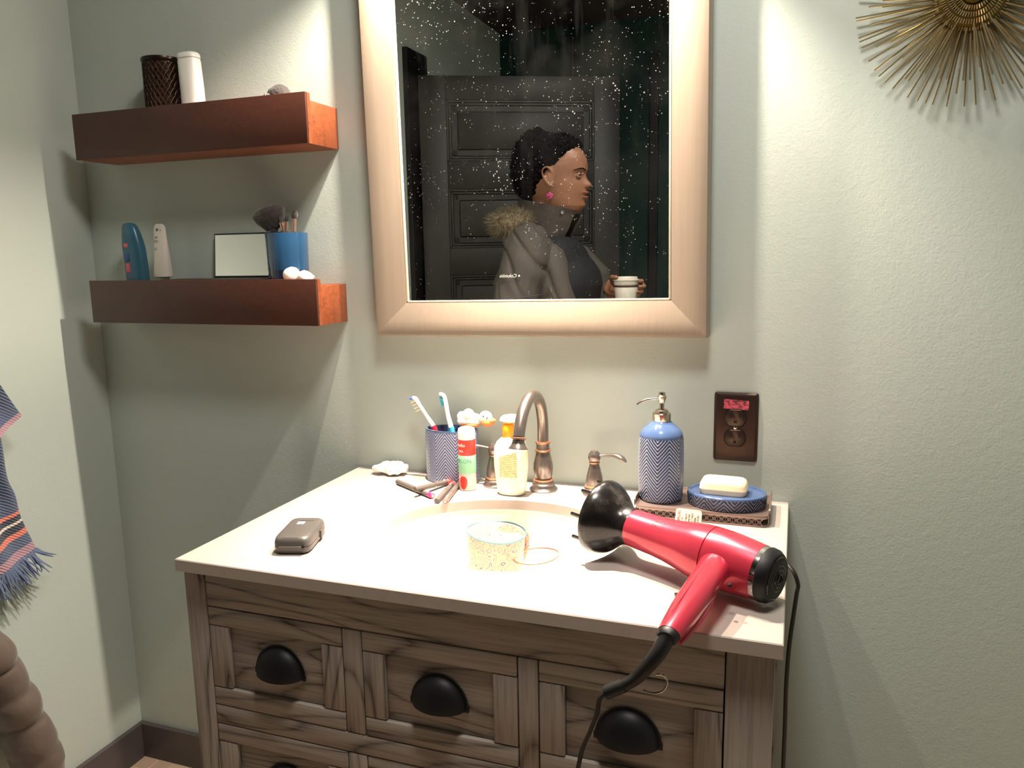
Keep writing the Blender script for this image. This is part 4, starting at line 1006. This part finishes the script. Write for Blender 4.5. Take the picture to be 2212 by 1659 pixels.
# tumbler with brushes
cux, cuy = -.5760, -.0530
MAT['bluegloss'] = plain('glossy_deep_blue', '#24486a', .08, var=.06, coat=.6); MAT['navygloss'] = plain('glossy_navy', '#1a2440', .08, coat=.6)
cu_ = thing('blue_tumbler', 'glossy blue tumbler holding makeup brushes on the lower shelf', 'tumbler', (cux, cuy, ZL))
obj('tumbler_wall', lathe([(.0410, ZL+.030), (.0412, ZL+.031), (.0425, ZL+.1025), (.0420, ZL+.1045), (.0400, ZL+.1045), (.0395, ZL+.1020), (.0385, ZL+.010), (.001, ZL+.008)], 72, cux, cuy, cap0=False, cap1=False), 'bluegloss', cu_)
obj('tumbler_base', lathe([(.0385, ZL), (.0400, ZL+.0015), (.0409, ZL+.0305)], 72, cux, cuy), 'navygloss', cu_)
MAT['ferrule'] = plain('rose_gold_ferrule', '#e6bfae', .2, .9, .02)
def mbrush(label, base, tip, hr, hl, fl, shape='dome'):
    base, tip = Vector(base), Vector(tip); d = (tip-base).normalized()
    b = thing('makeup_brush', label, 'makeup brush', tuple(base), group='makeup brushes in the blue tumbler')
    obj('handle', tube([base, tip-d*(hl+fl)], [.0028, .0036], 12), 'black_gloss', b)
    obj('ferrule', tube([tip-d*(hl+fl), tip-d*(hl+fl*.5), tip-d*hl], [.0036, .0046, .0042 if shape != 'fan' else .0110], 16), 'ferrule', b)
    if shape == 'fan':
        pr = [(0, .016), (.010, .024), (.022, .033), (.034, .038), (.042, .034), (.047, .022), (.049, .006)]
        V, F, _ = remesh(tube([tip-d*hl+d*a for a, r in pr], [r for a, r in pr], 28, flat=.6, up=(0, 1, 0)), .0016, 2, .0008, 260); obj('bristles', (V, F), 'bristle', b)
    else:
        pr = [(0, .0040), (.25, hr), (.6, hr*1.05), (.85, hr*.7), (1, hr*.2)]
        obj('bristles', tube([tip-d*hl+d*(a*hl) for a, r in pr], [r for a, r in pr], 18), 'bristle', b)
mbrush('large fluffy dark powder brush, leftmost in the blue tumbler', (-.5740, -.050, ZL+.012), (-.6180, -.056, ZL+.1580), .03, .0480, .014, 'fan')
mbrush('slim makeup brush with tall narrow dark tip beside the fluffy brush', (-.5900, -.045, ZL+.012), (-.5870, -.048, ZL+.1460), .0034, .0190, .045)
mbrush('short slim makeup brush with round tip, third brush from the left', (-.5620, -.050, ZL+.012), (-.5830, -.062, ZL+.1370), .0030, .0120, .042)
mbrush('makeup brush with small oval tip, middle of the tumbler', (-.5850, -.062, ZL+.012), (-.5700, -.056, ZL+.1400), .0042, .0130, .044)
mbrush('makeup brush with plump oval dark tip, rightmost in the tumbler', (-.5650, -.062, ZL+.012), (-.5530, -.052, ZL+.1500), .0062, .0180, .046)
MAT['sponge'] = plain('white_sponge', '#f3efe2', .8, var=.02)
def egg(label, c, ax, r):
    ax = Vector(ax).normalized(); c = Vector(c)
    pr = [(-1.0, .02), (-.97, .30), (-.80, .68), (-.5, .93), (-.15, 1.0), (.25, .88), (.65, .58), (.95, .30), (1.15, .10), (1.2, .02)]
    obj('makeup_sponge', tube([c+ax*(a*r*1.05) for a, q in pr], [q*r for a, q in pr], 28), 'sponge', label=label, cat='sponge', group='white makeup sponges', loc=tuple(c))
egg('white egg-shaped makeup sponge, pointed left, in front of the tumbler', (-.5560, -.0890+.012, ZL+.0215), (-1, 0, .35), .0185)
egg('white egg-shaped makeup sponge at the right front of the lower shelf', (-.5230, -.0780+.006, ZL+.0150), (.5, .8, .05), .0150)

# ================================================================== TOWEL AND COAT ON LEFT-WALL HOOKS
MAT['hook'] = MAT['bronze']
for nm, y, z, lab in (('wall_hook', -.440, .37, 'bronze wall hook on the left wall holding the striped towel'), ('wall_hook', -.800, .34, 'bronze wall hook on the left wall holding the brown coat')):
    h = thing(nm, lab, 'hook', (XL, y, z), group='coat hooks on the left wall')
    obj('hook_plate', box(XL, XL+.006, y-.014, y+.014, z-.035, z+.035, .002), 'bronze', h)
    obj('hook_arm', tube(smooth_path([(XL+.004, y, z), (XL+.030, y, z-.012), (XL+.050, y, z-.004), (XL+.056, y, z+.018)], 5), .0045, 10), 'bronze', h)
def towel_mat():
    t = NT('striped_woven_cotton'); tc = t.n('ShaderNodeTexCoord'); s = t.n('ShaderNodeSeparateXYZ'); t.l(tc.outputs['UV'], s.inputs[0]); v = s.outputs[1]
    B, PK, O, K, W_ = lin('#4b5872'), lin('#b98a92'), lin('#ef7d5e'), lin('#1b1a22'), lin('#f0e2d2')
    st = t.ramp(v, [(0, B), (.805, O), (.828, K), (.853, W_), (.866, K), (.893, O), (.912, B), (.950, PK), (.992, B)], True)
    w = t.n('ShaderNodeTexWave'); w.inputs['Scale'].default_value = 60; w.inputs['Distortion'].default_value = 1.5
    mp = t.n('ShaderNodeMapping'); mp.inputs['Rotation'].default_value = (.6, 0, 0); t.l(tc.outputs['Object'], mp.inputs[0]); t.l(mp.outputs[0], w.inputs[0])
    w.bands_direction = 'Z'
    col = t.mix(t.math('MULTIPLY', w.outputs[1], .35), st, lin('#8c98b0'))
    t.set(Base_Color=col, Roughness=.9); t.b.inputs['Sheen Weight'].default_value = .3; t.bump(w.outputs[1], .6, .002); return t.m
MAT['towel'] = towel_mat()
tw = thing('striped_towel', 'slate blue fringed towel with orange, black and white stripes on left wall', 'towel', (XL+.04, -.44, .37))
def cloth(top, bl, br, side_pts, x0, folds, ph, nu=70, nv=90, gather=.16):
    """v 0 top gathered .. 1 bottom, u 0 right edge .. 1 left edge"""
    sp__ = smooth_path(side_pts, 8)
    def f(u, v):
        q = v*(len(sp__)-1); k = min(int(q), len(sp__)-2); R_ = sp__[k].lerp(sp__[k+1], q-k)
        wdt = (bl-br)*(gather+(1-gather)*v**.8)
        p = R_+wdt*u
        if v < .1: p.z -= 0
        x = x0+.012*v+.016*math.sin(folds*2*PI*u+ph)*(1-.85*v)+.006*math.sin(7*u+5*v)
        return (x, p.y, p.z)
    return f
MW[tw.name] = Matrix.Translation((XL+.04, -.44, .37))
f1 = cloth(None, Vector((0, -.470, -.208)), Vector((0, -.2684, -.158)), [Vector((0, -.420, .370)), Vector((0, -.375, .290)), Vector((0, -.335, .180)), Vector((0, -.3214, .092)), Vector((0, -.3168, .014)), Vector((0, -.3020, -.030)), Vector((0, -.2932, -.083)), Vector((0, -.2684, -.158))], XL+.040, 3.0, .5)
g = grid(f1, 70, 110); uv = [(i/69, j/109) for j in range(110) for i in range(70)]
back = [Vector(v)-Vector((.004, 0, 0)) for v in g[0]]; nn = len(g[0])
fr = g[1]+[tuple(reversed([i+nn for i in q])) for q in g[1]]
for i in range(69): fr.append((i, i+nn, i+1+nn, i+1)); a = 109*70; fr.append((a+i, a+i+1, a+i+1+nn, a+i+nn))
for j in range(109): fr.append((j*70, (j+1)*70, (j+1)*70+nn, j*70+nn)); fr.append((j*70+69, j*70+69+nn, (j+1)*70+69+nn, (j+1)*70+69))
obj('towel_back_layer', (list(g[0])+back, fr), 'towel', tw, uv=uv+uv, ang=1.5)
f2 = cloth(None, Vector((0, -.470, .030)), Vector((0, -.2823, .135)), [Vector((0, -.425, .375)), Vector((0, -.390, .320)), Vector((0, -.345, .240)), Vector((0, -.3097, .181)), Vector((0, -.2823, .135))], XL+.062, 2.5, 1.4)
def f2b(u, v):
    x, y, z = f2(u, v); return (x, y, z)
g = grid(f2b, 60, 60); uv = [(i/59, .915+.0*j if j < 50 else .930+.055*(j-52)/7) for j in range(60) for i in range(60)]
nn = len(g[0]); back = [Vector(v)-Vector((.004, 0, 0)) for v in g[0]]; fr = g[1]+[tuple(reversed([i+nn for i in q])) for q in g[1]]
for i in range(59): fr.append((i, i+nn, i+1+nn, i+1)); a = 59*60; fr.append((a+i, a+i+1, a+i+1+nn, a+i+nn))
for j in range(59): fr.append((j*60, (j+1)*60, (j+1)*60+nn, j*60+nn)); fr.append((j*60+59, j*60+59+nn, (j+1)*60+59+nn, (j+1)*60+59))
obj('towel_front_layer', (list(g[0])+back, fr), 'towel', tw, uv=uv+uv, ang=1.5)
MAT['fringe'] = plain('slate_blue_yarn', '#6f7d9c', .9, bump=(600, .5, .001))
random.seed(11); fg = []
for k in range(110):
    u = k/109; p = Vector(f1(u, 1.0)); q = Vector((random.uniform(-.008, .012), .014*(1-u)**2*2.2+random.uniform(-.012, .016), -.040-.014*random.random()))
    if k < 6: q = Vector((.008, .030+random.uniform(-.01, .012), -.020-.010*random.random()))
    fg.append(tube(smooth_path([p, p+q*.45+Vector((random.uniform(-.003, .003), random.uniform(-.004, .004), 0)), p+q], 3), lerp_list([.0022, .0018, .0009], 7), 5))
obj('fringe', join(*fg), 'fringe', tw, kind='stuff')
# puffer coat
MAT['puffer'] = plain('taupe_quilted_nylon', '#665950', .42, var=.08, vscale=14, bump=(45, .35, .004), sheen=.2)
pc_ = thing('puffer_coat', 'taupe quilted puffer coat hanging below the striped towel', 'coat', (XL+.05, -.80, .34))
slv = smooth_path([(XL+.070, -.680, .08), (XL+.070, -.600, -.07), (XL+.070, -.490, -.22), (XL+.072, -.430, -.31), (XL+.075, -.405, -.38), (XL+.078, -.382, -.46), (XL+.080, -.360, -.55), (XL+.080, -.345, -.630)], 12)
R_ = []
for i, p in enumerate(slv):
    s_ = i/(len(slv)-1); R_.append((.052+.010*abs(math.sin(s_*PI*8.0))**.6+.002*math.sin(s_*31))*(1.0 if s_ < .93 else .96))
V, F = tube(slv, R_, 40, flat=.72)
V = [v+Vector((.004*noise.noise(v*22), .006*noise.noise(v*16+Vector((3, 0, 0))), .004*noise.noise(v*20))) for v in V]
obj('sleeve', (V, F), 'puffer', pc_, ang=1.5)
obj('cuff', tube([slv[-1]+Vector((0, 0, .004)), slv[-1]+Vector((0, .002, -.020))], [.050, .046], 32, flat=.7), 'puffer', pc_)
def coat(u, v):
    a = 2*PI*u; z = .32-.98*v; w = (.06+.16*min(1, v*3.2)**.7)*(1+.03*math.sin(v*44)); dpt = .045+.03*min(1, v*3)+.010*abs(math.sin(v*PI*11))
    return (XL+.088+dpt*math.cos(a), -.800+w*math.sin(a), z)
g = grid(coat, 56, 120, cu=True); n0 = len(g[0]); g[1].append(tuple(range(56))); g[1].append(tuple(reversed(range(n0-56, n0))))
obj('coat_body', g, 'puffer', pc_, ang=1.5)

# ================================================================== THE PERSON (stands behind, seen in the mirror)
MAT['skin'] = plain('brown_skin', '#8a5f48', .5, var=.05, vscale=12)
MAT['skin'].node_tree.nodes['Principled BSDF'].inputs['Subsurface Weight'].default_value = .12
MAT['skin'].node_tree.nodes['Principled BSDF'].inputs['Subsurface Radius'].default_value = (.012, .005, .003)
MAT['hair'] = plain('black_curly_hair', '#0b090a', .9, spec=.15, var=.4, vscale=150, bump=(260, .8, .002))
MAT['coat'] = plain('taupe_parka_fabric', '#3f3935', .8, var=.08, vscale=9, bump=(350, .3, .0006))
MAT['fur'] = plain('grey_brown_fake_fur', '#6f6450', .95, var=.35, vscale=60)
MAT['shirt'] = plain('dark_navy_knit', '#07080d', .85); MAT['pants'] = plain('black_trousers', '#17181c', .8)
MAT['lips'] = plain('muted_rose_lips', '#8e5145', .4); MAT['eyew'] = plain('eye_white', '#8a7a6d', .2); MAT['iris'] = plain('dark_iris', '#1d110c', .15)
MAT['pinkear'] = plain('pink_enamel', '#b8407a', .35)
PY = -1.253
pe = thing('person', 'woman in a taupe parka seen in profile, holding a paper cup, reflected in mirror', 'person', (-.40, PY, ZF))
HP = [(.566, -.330, -.395, .020), (.574, -.305, -.420, .036), (.584, -.288, -.436, .046), (.598, -.279, -.448, .052), (.612, -.277, -.456, .056), (.626, -.274, -.463, .059), (.640, -.270, -.469, .062),
      (.655, -.270, -.474, .065), (.670, -.272, -.479, .068), (.685, -.277, -.483, .070), (.700, -.276, -.486, .072), (.714, -.269, -.488, .073), (.730, -.267, -.489, .074), (.750, -.270, -.487, .074), (.770, -.279, -.481, .071), (.790, -.295, -.470, .064), (.806, -.318, -.452, .053), (.818, -.347, -.426, .036), (.824, -.375, -.400, .012)]
def hpi(z):
    for k in range(len(HP)-1):
        if z <= HP[k+1][0]: 
            t = max(0, (z-HP[k][0])/(HP[k+1][0]-HP[k][0])); return [HP[k][i]+(HP[k+1][i]-HP[k][i])*t for i in (1, 2, 3)]
    return list(HP[-1][1:])
def gs_(x, m, s): return math.exp(-((x-m)/s)**2)
def headpt(a, z, off=0.0, feat=True):
    xf_, xb, w = hpi(z); cx = xb+(xf_-xb)*.46
    c, s = math.cos(a), math.sin(a); R_ = (xf_-cx) if c > 0 else (cx-xb)
    e = .86 if c > 0 else 1.0
    x = cx+R_*math.copysign(abs(c)**e, c); y = w*math.copysign(abs(s)**.92, s)
    if feat and c > 0:
        f = abs(s)
        x += .0200*gs_(f, 0, .16+.05*gs_(z, .664, .01))*max(0, min(1, (.706-z)/.040))*(1 if z > .662 else gs_(z, .662, .007))    # nose
        x += .0062*gs_(z, .641, .0045)*gs_(f, 0, .34)+.0068*gs_(z, .625, .0055)*gs_(f, 0, .30)-.0040*gs_(z, .632, .0026)*gs_(f, 0, .36)  # lips
        x += .0050*gs_(z, .600, .012)*gs_(f, 0, .45)                                                                      # chin
        x -= .0065*gs_(z, .694, .010)*gs_(f, .42, .17)                                                                    # eye sockets
        x += .0030*gs_(z, .714, .008)*gs_(f, .35, .3)
    n = Vector((c/max(R_, .02), s/max(w, .02), 0)).normalized()
    return Vector((x, PY+y, z))+n*off
def headgrid(off=0.0, feat=True, nu=160, nv=150):
    V, F = grid(lambda u, v: headpt(2*PI*u, .566+(.824-.566)*v, off, feat), nu, nv, cu=True)
    F.append(tuple(reversed(range(nu)))); F.append(tuple(range(nu*(nv-1), nu*nv))); return V, F
def hand(m, curl, thumb, spread=.08):
    g = [xf(cap((-.035, .0, 0), (.035, .0, 0), .024, .030, 16, flat=.42, up=(0, 0, 1)), m), xf(cap((-.030, .012, 0), (.030, .014, 0), .022, .022, 12, flat=.5, up=(0, 0, 1)), m)]
    for i, (yo, ls_) in enumerate(((.0245, (.040, .025, .020)), (.0085, (.044, .028, .021)), (-.0080, (.041, .026, .020)), (-.0230, (.033, .020, .018)))):
        p = Vector((.044-.004*abs(i-1), yo, 0)); a = 0; sd2 = spread*(1.2-i*.8)
        for k, L in enumerate(ls_):
            a += curl[i] if not isinstance(curl[i], tuple) else curl[i][k]
            d = Vector((math.cos(a)*math.cos(sd2), math.sin(sd2)*math.cos(a), -math.sin(a))); q = p+d*L
            g.append(xf(cap(p, q, .0088-.0012*k, .0080-.0012*k, 10), m)); p = q
    p = Vector((-.022, .024, -.004)); 
    for k, (d, L) in enumerate(zip(thumb, (.036, .030, .024))):
        q = p+Vector(d).normalized()*L; g.append(xf(cap(p, q, .0125-.0020*k, .0105-.0015*k, 10), m)); p = q
    return g
body = [headgrid()]
# ears
for sgn in (1, -1):
    ey = PY+sgn*.071
    ep = smooth_path([(-.372, ey, .676), (-.368, ey+sgn*.003, .666), (-.377, ey+sgn*.005, .664), (-.388, ey+sgn*.009, .678), (-.397, ey+sgn*.013, .700), (-.395, ey+sgn*.014, .716), (-.383, ey+sgn*.011, .723), (-.372, ey+sgn*.006, .714), (-.369, ey+sgn*.002, .703)], 5)
    body.append(tube(ep, .0036, 10)); body.append(ball((-.381, ey+sgn*.002, .690), .016, 10, (.8, .35, 1.45)))
body += [cap((-.405, PY, .640), (-.425, PY, .500), .052, .058), cap((-.425, PY, .500), (-.430, PY, .44), .06, .10, flat=1)]
# torso, arms, legs
sh1, sh2 = Vector((-.430, PY+.165, .465)), Vector((-.420, PY-.165, .465))
body += [cap((-.430, PY-.11, .44), (-.430, PY+.11, .44), .065, .065), cap((-.395, PY-.06, .36), (-.395, PY+.06, .36), .105, .105), cap((-.385, PY-.05, .22), (-.385, PY+.05, .22), .088, .088), cap((-.400, PY-.07, .05), (-.400, PY+.07, .05), .105, .105)]
el1, wr1 = Vector((-.470, PY+.235, .190)), Vector((-.420, PY+.235, -.045))
el2, wr2 = Vector((-.375, PY-.215, .215)), Vector((-.215, PY-.118, .302))
body += [cap(sh1, el1, .050, .038), cap(el1, wr1, .037, .024), cap(sh2, el2, .050, .038), cap(el2, wr2, .037, .025)]
for sgn in (1, -1):
    hp_, kn, an = Vector((-.400, PY+sgn*.085, .03)), Vector((-.390, PY+sgn*.095, -.36)), Vector((-.410, PY+sgn*.10, -.735))
    body += [cap(hp_, kn, .080, .055), cap(kn, an, .053, .036), cap(an, (-.31, PY+sgn*.115, -.790), .036, .028)]
CUX, CUY, CZT = -.1420, -1.2900, .3600
hm2 = Matrix(((1, 0, 0, CUX-.030), (0, 0, -1, CUY-.050), (0, 1, 0, .3180), (0, 0, 0, 1)))
body += hand(hm2, [(.35, 1.0, .9), (.35, 1.0, .9), (.38, 1.0, .9), (.4, 1.0, .9)], [(.05, .35, -.95), (.25, .15, -1), (.8, .0, -.8)], .03)
body.append(cap(wr2, (CUX-.050, CUY-.050, .3180), .025, .022, flat=.8))
hm1 = Matrix(((.10, 0, -1, -.412), (0, -1, 0, PY+.236), (-1, 0, -.10, -.115), (0, 0, 0, 1)))
hm1 = Matrix.Translation((-.412, PY+.236, -.105)) @ Matrix.Rotation(PI/2, 4, 'Y') @ Matrix.Rotation(PI/2, 4, 'X')
body += hand(hm1, [.28, .30, .32, .34], [(.8, .5, -.4), (1, .1, -.2), (1, -.1, -.2)])
V, F, _ = remesh(join(*body), .0032, 2)
obj('body', (V, F), 'skin', pe, ang=1.5)
def eye(sgn):
    c = Vector((-.2945, PY+sgn*.030, .6945))
    e = obj('eye', ball(c, .0118, 12), 'eyew', pe); obj('iris', ball(c+Vector((.0078, sgn*.0025, 0)), .0062, 10), 'iris', e)
    obj('eyebrow', tube(smooth_path([headpt(sgn*.18, .712, .0012), headpt(sgn*.45, .717, .0015), headpt(sgn*.80, .711, .001)], 5), lerp_list([.0016, .0024, .0010], 11), 8), 'hair', pe)
    obj('eyelids', join(*[tube([c+Vector((.0125*math.cos(t_)*.95, .0122*math.sin(t_), dz*math.cos(t_*.9))) for t_ in [(-1.3+2.6*k/14) for k in range(15)]], .0034, 8) for dz in (.0058, -.0048)]), 'skin', pe)
    obj('upper_lashes', tube([c+Vector((.0125*math.cos(t_)*.95, sgn*.0002+.0120*math.sin(t_), .0030+.001*math.cos(t_))) for t_ in [(-.9+1.8*k/10) for k in range(11)]], .0021, 8), 'hair', pe)
eye(1); eye(-1)
obj('lips', join(tube([headpt(a, .6405, .0003) for a in [(-.36+.72*k/16) for k in range(17)]], lerp_list([.0008, .0026, .0034, .0026, .0008], 17), 10, flat=1), tube([headpt(a, .6255, .0003) for a in [(-.32+.64*k/16) for k in range(17)]], lerp_list([.0008, .0030, .0040, .0030, .0008], 17), 10)), 'lips', pe)
# hair
def hairpt(u, v):
    a = 2*PI*u; z = .600+(.8238-.600)*v; p = headpt(a, z, 0, False)
    s = (p.x+.285)*-.648+(z-.785)*.762
    if z < .70: s = (-.385-(.70-z)*.75-p.x)*.648
    s += .007*noise.noise(p*110)+.004*noise.noise(p*45); k = max(0, min(1, s/.024)); k = k*k*(3-2*k); back = max(0, -math.cos(a))
    th_k = .012+.030*back**1.2+.006*max(0, (z-.76)/.06)
    if z < .66: th_k *= .75+.25*(z-.6)/.06
    xf_, xb, w = hpi(z); n = Vector((math.cos(a)/.1, math.sin(a)/.075, max(0, (z-.75))/.075*12)).normalized()
    o = -.004+(th_k+.004)*k
    return p+n*(o+.0035*noise.noise(p*75)*k)
V, F = grid(hairpt, 220, 150, cu=True); F.append(tuple(reversed(range(220)))); F.append(tuple(range(220*149, 220*150)))
hr = obj('hair', (V, F), 'hair', pe, ang=1.5)
random.seed(9); cg = []
for k in range(1500):
    u, v = random.random(), random.random()**.8; p = hairpt(u, v); q = headpt(2*PI*u, .6+.2238*v, 0, False); d = (p-q)
    if d.length < .008: continue
    d.normalize(); r = .0028; t1 = d.orthogonal().normalized(); t2 = d.cross(t1); ph = random.random()*6
    cg.append(tube([p-d*.002+(t1*math.cos(ph+j*1.3)+t2*math.sin(ph+j*1.3))*r+d*j*.0016 for j in range(6)], .0009, 4))
obj('curls', join(*cg), 'hair', hr, kind='stuff')
# earring
er = Vector((-.3740, PY+.0800, .6300))
e = obj('earring', join(*[ball(er+Vector((.0062*math.cos(k*2*PI/5+.3), .0005, .0062*math.sin(k*2*PI/5+.3))), .0056, 8, (1, .5, 1)) for k in range(5)], ball(er+Vector((0, .003, 0)), .0035, 8)), 'pinkear', pe, label='pink flower earring on a fine hook')
obj('ear_hook', tube(smooth_path([er+Vector((0, 0, .008)), er+Vector((.001, -.001, .022)), er+Vector((.003, -.001, .036)), er+Vector((.001, -.004, .042))], 4), .0006, 6), 'nickel', e)
# clothing: navy top, trousers, shoes
sh_g = [cap((-.425, PY-.10, .43), (-.425, PY+.10, .43), .074, .074), cap((-.375, PY-.055, .400), (-.375, PY+.055, .400), .105, .105), cap((-.345, PY-.050, .335), (-.345, PY+.050, .335), .118, .118), cap((-.342, PY-.055, .25), (-.342, PY+.055, .25), .112, .112), cap((-.380, PY-.06, .16), (-.380, PY+.06, .16), .105, .105), cap((-.400, PY-.075, .04), (-.400, PY+.075, .04), .116, .116), cap((-.42, PY, .50), (-.42, PY, .44), .064, .08)]
V, F, _ = remesh(join(*sh_g), .006, 8); obj('navy_top', (V, F), 'shirt', pe, ang=1.5)
pg = [cap((-.400, PY-.07, .03), (-.400, PY+.07, .03), .112, .112)]
for sgn in (1, -1): pg += [cap((-.400, PY+sgn*.085, .02), (-.390, PY+sgn*.095, -.36), .092, .066), cap((-.390, PY+sgn*.095, -.36), (-.410, PY+sgn*.10, -.720), .064, .050)]
V, F, _ = remesh(join(*pg), .008, 5, .004, 14); obj('trousers', (V, F), 'pants', pe, ang=1.5)
for sgn in (1, -1):
    V, F, _ = remesh(join(cap((-.425, PY+sgn*.10, -.765), (-.30, PY+sgn*.118, -.785), .045, .034, flat=1), box(-.475, -.262, PY+sgn*.108-.040, PY+sgn*.108+.040, ZF+.0005, ZF+.020, .008)), .005, 3); obj('boot', (V, F), 'black', pe, ang=1.5)
# parka
cg = [cap((-.445, PY-.10, .445), (-.445, PY+.10, .445), .090, .090), cap((-.440, PY-.075, .34), (-.440, PY+.075, .34), .128, .128), cap((-.440, PY-.075, .18), (-.440, PY+.075, .18), .130, .130), cap((-.435, PY-.09, .02), (-.435, PY+.09, .02), .140, .140), cap((-.435, PY-.10, -.10), (-.435, PY+.10, -.10), .145, .145),
      cap(sh1+Vector((0, -.02, 0)), el1, .082, .074), cap(el1, wr1+Vector((0, 0, .02)), .072, .052), cap(sh2+Vector((0, .02, 0)), el2, .080, .072), cap(el2, wr2-Vector((.03, .02, .015)), .070, .050),
      # front panels
      cap((-.345, PY+.120, .43), (-.325, PY+.130, .28), .045, .052), cap((-.325, PY+.130, .28), (-.300, PY+.135, .18), .052, .055), cap((-.300, PY+.135, .18), (-.310, PY+.135, -.12), .055, .060),
      cap((-.320, PY-.130, .44), (-.262, PY-.150, .36), .036, .046), cap((-.262, PY-.150, .36), (-.250, PY-.155, .18), .046, .052), cap((-.270, PY-.155, .18), (-.290, PY-.150, -.12), .055, .058)]
V, F, N_ = remesh(join(*cg), .005, 10)
V2 = []
for v, n in zip(V, N_):
    p = v; nz = .009*noise.noise(Vector((p.x*9+p.z*10, p.y*8, p.z*3)))+.006*noise.noise(Vector((p.x*22+p.z*16, p.y*18, p.z*8)))
    fold = -.007*max(0, math.sin((p.x*1.3+p.z*.75)*58+3*noise.noise(p*6)))**6 if p.y > PY+.06 else 0
    V2.append(v+n*(nz+fold))
ck = obj('parka', (V2, F), 'coat', pe, ang=1.5)
def collar(sc_):
    def f(u, v):
        a = .55+(2*PI-1.10)*u; back = (1-math.cos(a))/2
        r = (.082+.010*v)*sc_; zt = .572+.050*back+.008*math.sin(a*1.0)
        z = .485+(zt-.485)*v
        return (-.408+.030*(1-back)*v-.010*(1-v)+r*1.12*math.cos(a), PY+r*.98*math.sin(a), z)
    return f
ga, gb = grid(collar(1.0), 90, 24), grid(collar(.90), 90, 24); n0 = len(ga[0])
F = ga[1]+[tuple(reversed([i+n0 for i in q])) for q in gb[1]]
for i in range(89): a = 23*90+i; F += [(a, a+n0, a+1+n0, a+1), (i+1, i+1+n0, i+n0, i)]
for j in range(23): F += [(j*90, j*90+n0, (j+1)*90+n0, (j+1)*90), (j*90+89, (j+1)*90+89, (j+1)*90+89+n0, j*90+89+n0)]
V = [Vector(v) for v in list(ga[0])+list(gb[0])]
V = [v+Vector((.003*noise.noise(v*30), .003*noise.noise(v*25+Vector((5, 0, 0))), 0)) for v in V]
obj('collar', (V, F), 'coat', ck, ang=1.0)
sb_ = Vector(collar(1.0)(.085, .86)); 
nrm = (Vector((sb_.x+.41, sb_.y-PY, 0))).normalized()
obj('snap_button', join(tube([sb_, sb_+nrm*.0020], [.0060, .0056], 20), tube([sb_, sb_+nrm*.0032], [.0032, .0030], 16)), 'chrome', ck)
# embroidered word on the sleeve
cl = (Vector((-.470, PY+.235, .3790)))
tgx = text_geo('Columbia', .0150, .0004, spacing=1.0)
arm_c = lambda z: sh1.lerp(el1, (sh1.z-z)/(sh1.z-el1.z))
lm_ = []
for v in tgx[0]:
    z = .375+v.y; c = arm_c(z); r_ = .0860; th = v.x/r_
    lm_.append(Vector((c.x-.012-math.sin(th)*r_, c.y+math.cos(th)*r_+.0035+v.z, z)))
dmd = []
for k in range(4):
    a = k*PI/2; z = .375+.0035*math.sin(a); th = (-.037+.0035*math.cos(a))/.086; c = arm_c(z); dmd.append(Vector((c.x-.012-math.sin(th)*.086, c.y+math.cos(th)*.086+.004, z)))
obj('sleeve_lettering', join((lm_, tgx[1]), (dmd, [(0, 1, 2, 3)])), 'white', ck)
obj('sleeve_seam', tube([arm_c(.300)+Vector((.0850*math.cos(2*PI*k/48), .0850*math.sin(2*PI*k/48), .012*math.cos(2*PI*k/48))) for k in range(48)], .0018, 6, closed=True), 'coat', ck)
hb = [ball((-.495, PY+.02+.035*k, .560-.004*abs(k)), .042, 10, (1.5, 1, .85)) for k in range(-4, 5)]+[ball((-.465, PY+.13, .548), .034, 10, (1.3, 1, .8)), ball((-.480, PY-.11, .545), .034, 10, (1.3, 1, .8))]
V, F, N_ = remesh(join(*hb), .006, 4, .006, 30)
fu = obj('fur_ruff', (V, F), 'fur', ck, ang=1.5)
random.seed(4); fs = []
for k in range(5200):
    i = random.randrange(len(V)); n = N_[i]
    d = (n+Vector((random.uniform(-.6, .4), random.uniform(-.5, .5), random.uniform(-.5, .6)))).normalized(); L = random.uniform(.014, .032); p = V[i]
    t1 = d.orthogonal().normalized()*.0009; t2 = d.cross(t1); o = len(fs)*4
    fs.append(([p+t1, p-t1*.5+t2*.8, p-t1*.5-t2*.8, p+d*L+Vector((0, 0, -.004))], [(0, 1, 3), (1, 2, 3), (2, 0, 3)]))
obj('fur_strands', join(*fs), 'fur', fu, kind='stuff', smooth=False)
# paper cup
pcu = thing('paper_cup', 'white lidded paper coffee cup with dark sleeve in the person hand, reflected', 'cup', (CUX, CUY, CZT-.135))
MAT['paper'] = plain('white_paper_cup', '#c4c0b6', .5, var=.02); MAT['sleeve'] = plain('dark_brown_card_sleeve', '#3a2319', .7)
obj('cup_body', lathe([(.0285, CZT-.135), (.0290, CZT-.134), (.0400, CZT-.022), (.0400, CZT-.020)], 48, CUX, CUY), 'paper', pcu)
obj('cup_sleeve', lathe([(.0318, CZT-.105), (.0325, CZT-.104), (.0400, CZT-.036), (.0396, CZT-.035)], 48, CUX, CUY, cap0=False, cap1=False), 'paper', pcu)
obj('brown_band', lathe([(.0402, CZT-.0345), (.0406, CZT-.0340), (.0410, CZT-.0285), (.0405, CZT-.028)], 48, CUX, CUY, cap0=False, cap1=False), 'sleeve', pcu)
obj('lid', lathe([(.0405, CZT-.028), (.0412, CZT-.027), (.0425, CZT-.014), (.0445, CZT-.013), (.0450, CZT-.010), (.0435, CZT-.009), (.0395, CZT-.008), (.0390, CZT-.002), (.0375, CZT), (.0340, CZT), (.0335, CZT-.003), (.001, CZT-.0032)], 56, CUX, CUY), 'paper', pcu)
